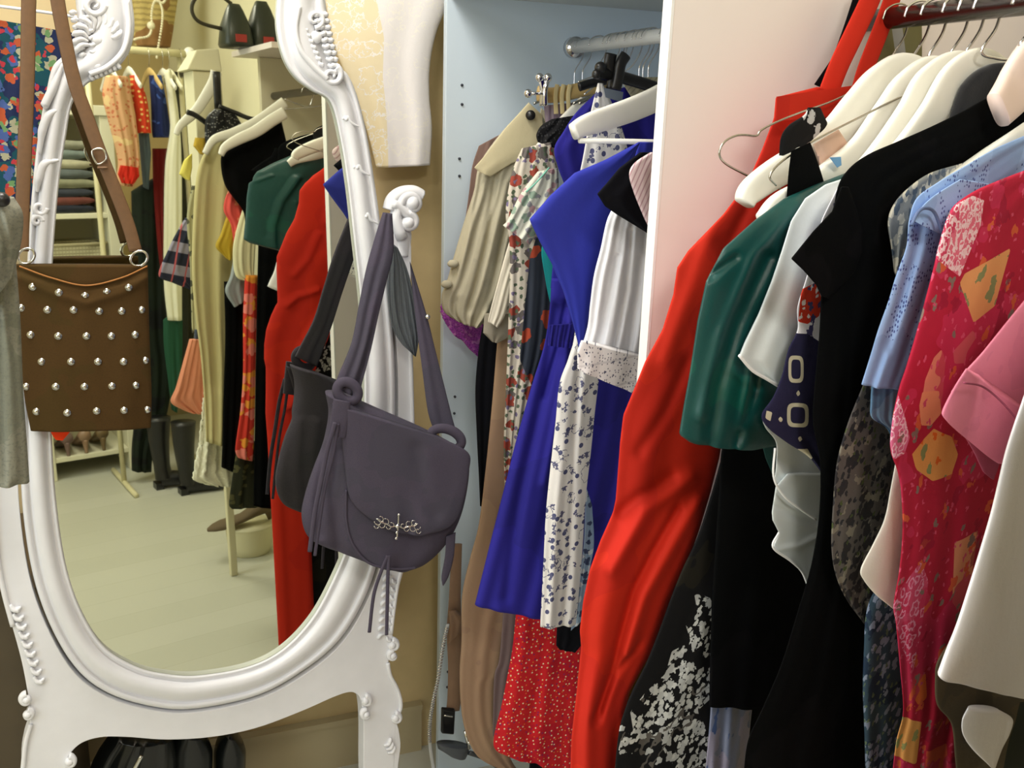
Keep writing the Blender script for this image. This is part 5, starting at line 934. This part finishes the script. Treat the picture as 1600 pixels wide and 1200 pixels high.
# rear rail with clothes
Yr = -1.28
a = mb(196, 84, Yr); b_ = mb(292, 78, Yr)
rl = thing('garment_rail', (a[0], Yr, 0), 'pale freestanding garment rail at the rear of the shop', 'clothes rail')
zr = (a[2]+b_[2])/2; xa, xb = .50, b_[0]
V, Fc = sweep([(xa, Yr, zr), (xb, Yr, zr)], .016, .016, n=4, seg=16); mesh('top_tube', V, Fc, plain('cream_tube', (216, 208, 168), .5), rl)
V, Fc = ball((xb+.01, Yr, zr+.004), .026, 16, 10); mesh('end_knob', V, Fc, m_hang, rl)
for x in (xa+.03, xb-.03):
    V, Fc = sweep([(x, Yr-.02, zr), (x, Yr-.02, .012)], .012, .012, ref=(0, 1, 0), n=4); mesh('post', V, Fc, plain('cream_tube', (216, 208, 168), .5), rl)
    V, Fc = sweep([(x, Yr-.24, .012), (x, Yr+.20, .012)], .012, .012, ref=(1, 0, 0), n=4); mesh('foot', V, Fc, plain('cream_tube', (216, 208, 168), .5), rl)
def rr_hook(x, i):
    t = thing('clothes_hanger', (x, Yr, zr-.10), ['white', 'cream', 'wooden', 'white', 'pale', 'black'][i]+' hanger on the rear rail, number by colour over the '+['pink dress', 'red dotted dress', 'blue dress', 'white coat', 'black dress', 'dark coat'][i], 'hanger')
    t['label'] = ['white', 'cream', 'beige', 'white', 'pale grey', 'black'][i]+' hanger on the rear rail over the '+['pink dress', 'red dotted dress', 'blue dress', 'white coat', 'black dress', 'dark coat'][i]
    V, Fc = sweep([(x, Yr-.18, zr-.16), (x, Yr, zr-.085), (x, Yr+.18, zr-.16)], [.012, .018, .012], .006, ref=(1, 0, 0), n=30); mesh('shoulder_bar', V, Fc, [m_hang, m_hang, m_wood, m_hang, m_sh, m_hblack][i], t)
    V, Fc = sweep([(x, Yr, zr-.07), (x, Yr+.022, zr-.015), (x, Yr, zr+.0175), (x, Yr-.02, zr)], .0018, .0018, ref=(1, 0, 0), n=24); mesh('hook', V, Fc, m_wire, t)
for i, px in enumerate((170, 200, 232, 253, 263, 282)): rr_hook(max(xa+.02, mb(px, 100, Yr)[0]), i)
pk = cloth('pink_sand_print', (206, 160, 120), [dict(kind='blob', s=60, b=.3, jit=1, gate=.5, col=(190, 110, 80)), dict(kind='noise', s=6, a=.6, col=(220, 190, 140))])
mg('pink_print_dress', [(165,118),(160,150),(172,200),(184,250),(182,280),(186,290)], [(200,120),(208,160),(215,210),(218,250),(216,275),(208,292)], -1.16, pk, 'sandy pink printed dress with red trimmed hem on the rear rail', 'dress', th=.06, folds=(3, .010), seed=120)
mg('scarlet_scarf', [(188,258),(184,272),(190,286)], [(216,262),(218,275),(208,288)], -1.13, cloth('scarlet_voile', (190, 40, 26)), 'scarlet scarf at the hem of the sandy pink dress', 'scarf', folds=(3, .008), seed=121, th=.03)
mg('red_spot_dress', [(203,118),(206,150),(212,180),(214,208)], [(215,118),(228,150),(233,180),(236,208)], -1.19, cloth('red_spot_crepe', (206, 66, 40), [dict(kind='dot', s=40, b=.2, rnd=.4, col=(236, 200, 120))]), 'red dress with yellow spots on the rear rail', 'dress', folds=(2, .006), seed=122, th=.05)
mg('slate_trousers', [(216,200),(220,250),(224,292)], [(232,200),(236,240),(232,296)], -1.22, cloth('slate_blue_twill', (84, 98, 110)), 'slate blue trousers under the red spotted dress', 'trousers', folds=(2, .006), seed=123, th=.04)
mg('blue_black_dress', [(233,118),(236,160),(238,210),(244,215)], [(252,118),(260,160),(266,200),(268,215)], -1.21, cloth('blue_black_print', (30, 40, 84), [dict(kind='noise', s=9, a=.55, col=(60, 84, 150))]), 'blue and black printed dress on the rear rail', 'dress', folds=(2, .006), seed=124, th=.05)
mg('dark_red_dress', [(238,232),(240,300),(246,380),(252,430)], [(262,232),(262,300),(262,380),(262,430)], -1.26, cloth('oxblood_crepe', (110, 26, 24)), 'oxblood dress hanging low on the rear rail', 'dress', folds=(3, .006), seed=125, th=.04)
mg('white_coat', [(256,110),(262,150),(266,200),(258,260),(256,350),(256,440),(262,500)], [(266,108),(276,160),(282,220),(284,300),(284,400),(284,500)], -1.18, cloth('ivory_wool', (226, 224, 200)), 'long ivory coat on the rear rail beside dark dresses', 'coat', folds=(2, .006), seed=126, th=.05)
mg('black_evening_dress', [(205,300),(207,400),(208,520),(210,640),(206,700),(206,735)], [(258,270),(258,400),(262,520),(270,560),(262,640),(240,700),(236,735)], -1.30, cloth('dark_bottle_green', (26, 34, 26), [dict(kind='noise', s=7, a=.55, col=(20, 22, 22))]), 'very dark long dress filling the rear rail below the red dress', 'dress', folds=(3, .010), seed=127, th=.08)
mg('dark_coat', [(268,112),(270,200),(270,300),(272,450),(272,600)], [(292,116),(300,200),(302,300),(304,450),(300,600)], -1.34, cloth('dark_olive_wool', (48, 48, 34)), 'dark olive coat at the far end of the rear rail', 'coat', folds=(3, .010), seed=128, th=.08)
mg('green_scarf', [(255,500),(256,540),(262,590),(268,640)], [(285,480),(285,540),(282,600),(276,645)], -1.20, cloth('bottle_green_satin', (36, 78, 58)), 'bottle green cloth trailing below the ivory coat', 'scarf', folds=(2, .006), seed=129, th=.03)
# tall boots
for i, (xa_, Yb) in enumerate(((246, -1.16), (284, -1.02))):
    P0 = behind(xa_+8, 735, Y=Yb); x = P0[0]
    t = thing('tall_boot', (x, Yb, 0), ['tall black boot standing under the rear rail', 'tall black boot standing in front of its pair under the rear rail'][i], 'boot')
    V, Fc = sweep([(x, Yb, .34), (x-.005, Yb, .22), (x, Yb-.005, .11), (x+.005, Yb, .045)], [.055, .045, .036, .040], [.055, .045, .04, .05], ref=(0, 1, 0), n=24, seg=16); mesh('shaft', V, Fc, m_hblack, t)
    V, Fc = sweep([(x-.01, Yb, .045), (x+.05, Yb+.01, .04), (x+.13, Yb+.03, .03), (x+.17, Yb+.035, .022)], [.040, .036, .028, .015], [.04, .042, .036, .018], ref=(0, 1, 0), n=20, seg=14); mesh('foot', V, Fc, m_hblack, t)
    V, Fc = box(x-.04, x-.005, Yb-.03, Yb+.03, 0, .03); mesh('heel', V, Fc, m_hblack, t, smooth=False)
# things on top of the near bay's end
zc = zp
m_wbox = plain('ivory_cardboard', (222, 216, 184), .7)
V, Fc = box(XF+.16, XBK, -.06, .30, zp+.001, zp+.018); o = mesh('top_board', V, Fc, m_pwarm, ward, smooth=False)
def tri_bag(px0, px1, pyb, pyt, Y, label, handle):
    bl_, br_, tl, tr_ = mb(px0, pyb, Y), mb(px1, pyb, Y), mb(px0+(px1-px0)*.3, pyt, Y), mb(px0+(px1-px0)*.62, pyt, Y)
    z0 = zp+.019; dz = z0-bl_[2]; zt_ = max(tl[2], z0+.12)
    t = thing('leather_handbag', ((bl_[0]+br_[0])/2, Y, z0), label, 'bag')
    xl, xr = min(bl_[0], br_[0]), max(bl_[0], br_[0]); w_ = xr-xl; V = []; n = 10
    for (f, hw_, dd) in ((0, .5, .055), (.06, .54, .058), (.5, .46, .045), (.85, .28, .025), (1, .18, .012)):
        zz = z0+(zt_-z0)*f
        for k in range(16):
            a_ = 2*math.pi*k/16; V.append(((xl+xr)/2+w_*hw_*abs(math.cos(a_))**.5*np.sign(math.cos(a_)), Y+dd*abs(math.sin(a_))**.6*np.sign(math.sin(a_)), zz))
    Fc = [[i*16+k, i*16+(k+1) % 16, (i+1)*16+(k+1) % 16, (i+1)*16+k] for i in range(4) for k in range(16)]+[list(range(16)), list(range(64, 80))]
    mesh('body', V, Fc, plain('green_brown_leather', (44, 50, 40), .4, var=.3, bscale=6), t)
    if handle:
        cx_ = xl-.03; V, Fc = sweep([(xl+w_*.3, Y, z0+.05), (cx_-.04, Y, z0+.07), (cx_-.055, Y, z0+.12), (cx_, Y, z0+.17), (xl+w_*.42, Y, zt_)], .006, .004, n=40); mesh('handle', V, Fc, plain('dark_leather', (50, 46, 30), .5), t)
    V, Fc = box((xl+xr)/2-.02, (xl+xr)/2+.015, Y+.056, Y+.060, z0+.012, z0+.035); mesh('label', V, Fc, plain('red_label', (160, 50, 44), .6), t, smooth=False)
    return t
tri_bag(348, 392, 92, 6, .06, 'dark green and brown pointed handbag with looped handle on top of the rack end', True)
tri_bag(390, 434, 92, 2, .05, 'dark pointed handbag beside the one with the looped handle', False)
t = thing('slim_cabinet', (.62, -.05, 0), 'tall slim ivory cabinet with sloping lid at the rack end, seen in the mirror', 'cabinet')
bx0, bx1 = XF+.005, XF+.098
V, Fc = box(bx0, bx1, -.09, .01, .72, zp-.055); o = mesh('body', V, Fc, m_wbox, t, smooth=False); bevel(o, .003)
V, Fc = box(bx0+.03, bx0+.055, -.05, -.025, 0, .72); o = mesh('leg', V, Fc, m_wbox, t, smooth=False); bevel(o, .003)
V = np.array([(bx0-.02, -.10, zp-.054), (bx1, -.10, zp-.054), (bx1, .02, zp-.054), (bx0-.02, .02, zp-.054), (bx0+.02, -.08, zp+.01), (bx1, -.08, zp+.02), (bx1, .0, zp+.02), (bx0+.02, .0, zp+.01)])
o = mesh('lid', V, [[0,3,2,1],[4,5,6,7],[0,1,5,4],[1,2,6,5],[2,3,7,6],[3,0,4,7]], m_wbox, t, smooth=False); bevel(o, .004)
# straw bag on top of the shelf and a pearl necklace
Ys = -1.62
p0 = mb(243, 40, Ys)
t = thing('straw_bag', (p0[0], Ys, p0[2]), 'straw coloured bag hanging high on the rear wall in the mirror', 'bag')
mg('body', [(205,-40),(206,10),(208,50),(210,72)], [(284,-40),(276,10),(270,50),(266,74)], Ys, cloth('straw', (190, 170, 110), [dict(kind='stripe', s=40, b=.4, axis=1, jit=.5, col=(160, 140, 90)), dict(kind='noise', s=5, a=.56, col=(140, 104, 66))], bump=.5), None, None, parent=t, th=.10, folds=(2, .006), seed=130)
t = thing('pearl_necklace', mb(240, 40, Ys+.10), 'cream bead necklace looped in front of the straw bag', 'necklace')
Q = spline([mb(x, y, Ys+.10) for x, y in [(262,-10),(255,4),(242,2),(237,20),(237,42),(232,56),(215,60),(210,62)]], 40); R_ = spline([mb(x, y, Ys+.10) for x, y in [(240,-10),(250,4),(254,20),(252,45),(247,75),(245,90)]], 36)
V, Fc = join([ball(q, .006, 8, 6) for q in list(Q)+list(R_)]+[ball(mb(236, 40, Ys+.10), .018, 12, 8)]); mesh('beads', V, Fc, plain('pearl', (236, 228, 200), .3), t)
# pot with a brown shoe on it
P0 = mb(392, 862, -.22)
t = thing('cream_pot', (P0[0], -.22, 0), 'squat cream pot on the floor under the near bay, seen in the mirror', 'pot')
V, Fc = sweep([(P0[0], -.22, 0), (P0[0], -.22, .03), (P0[0], -.22, .10), (P0[0], -.22, .115)], [.075, .085, .09, .094], [.075, .085, .09, .094], ref=(0, 1, 0), n=16, seg=28); mesh('body', V, Fc, m_wbox, t)
pump(P0[0]-.03, -.21, .118, 1.0, math.radians(180), plain('taupe_suede', (104, 88, 66), .8), 'suede_shoe', 'taupe suede shoe resting on the cream pot', .03)
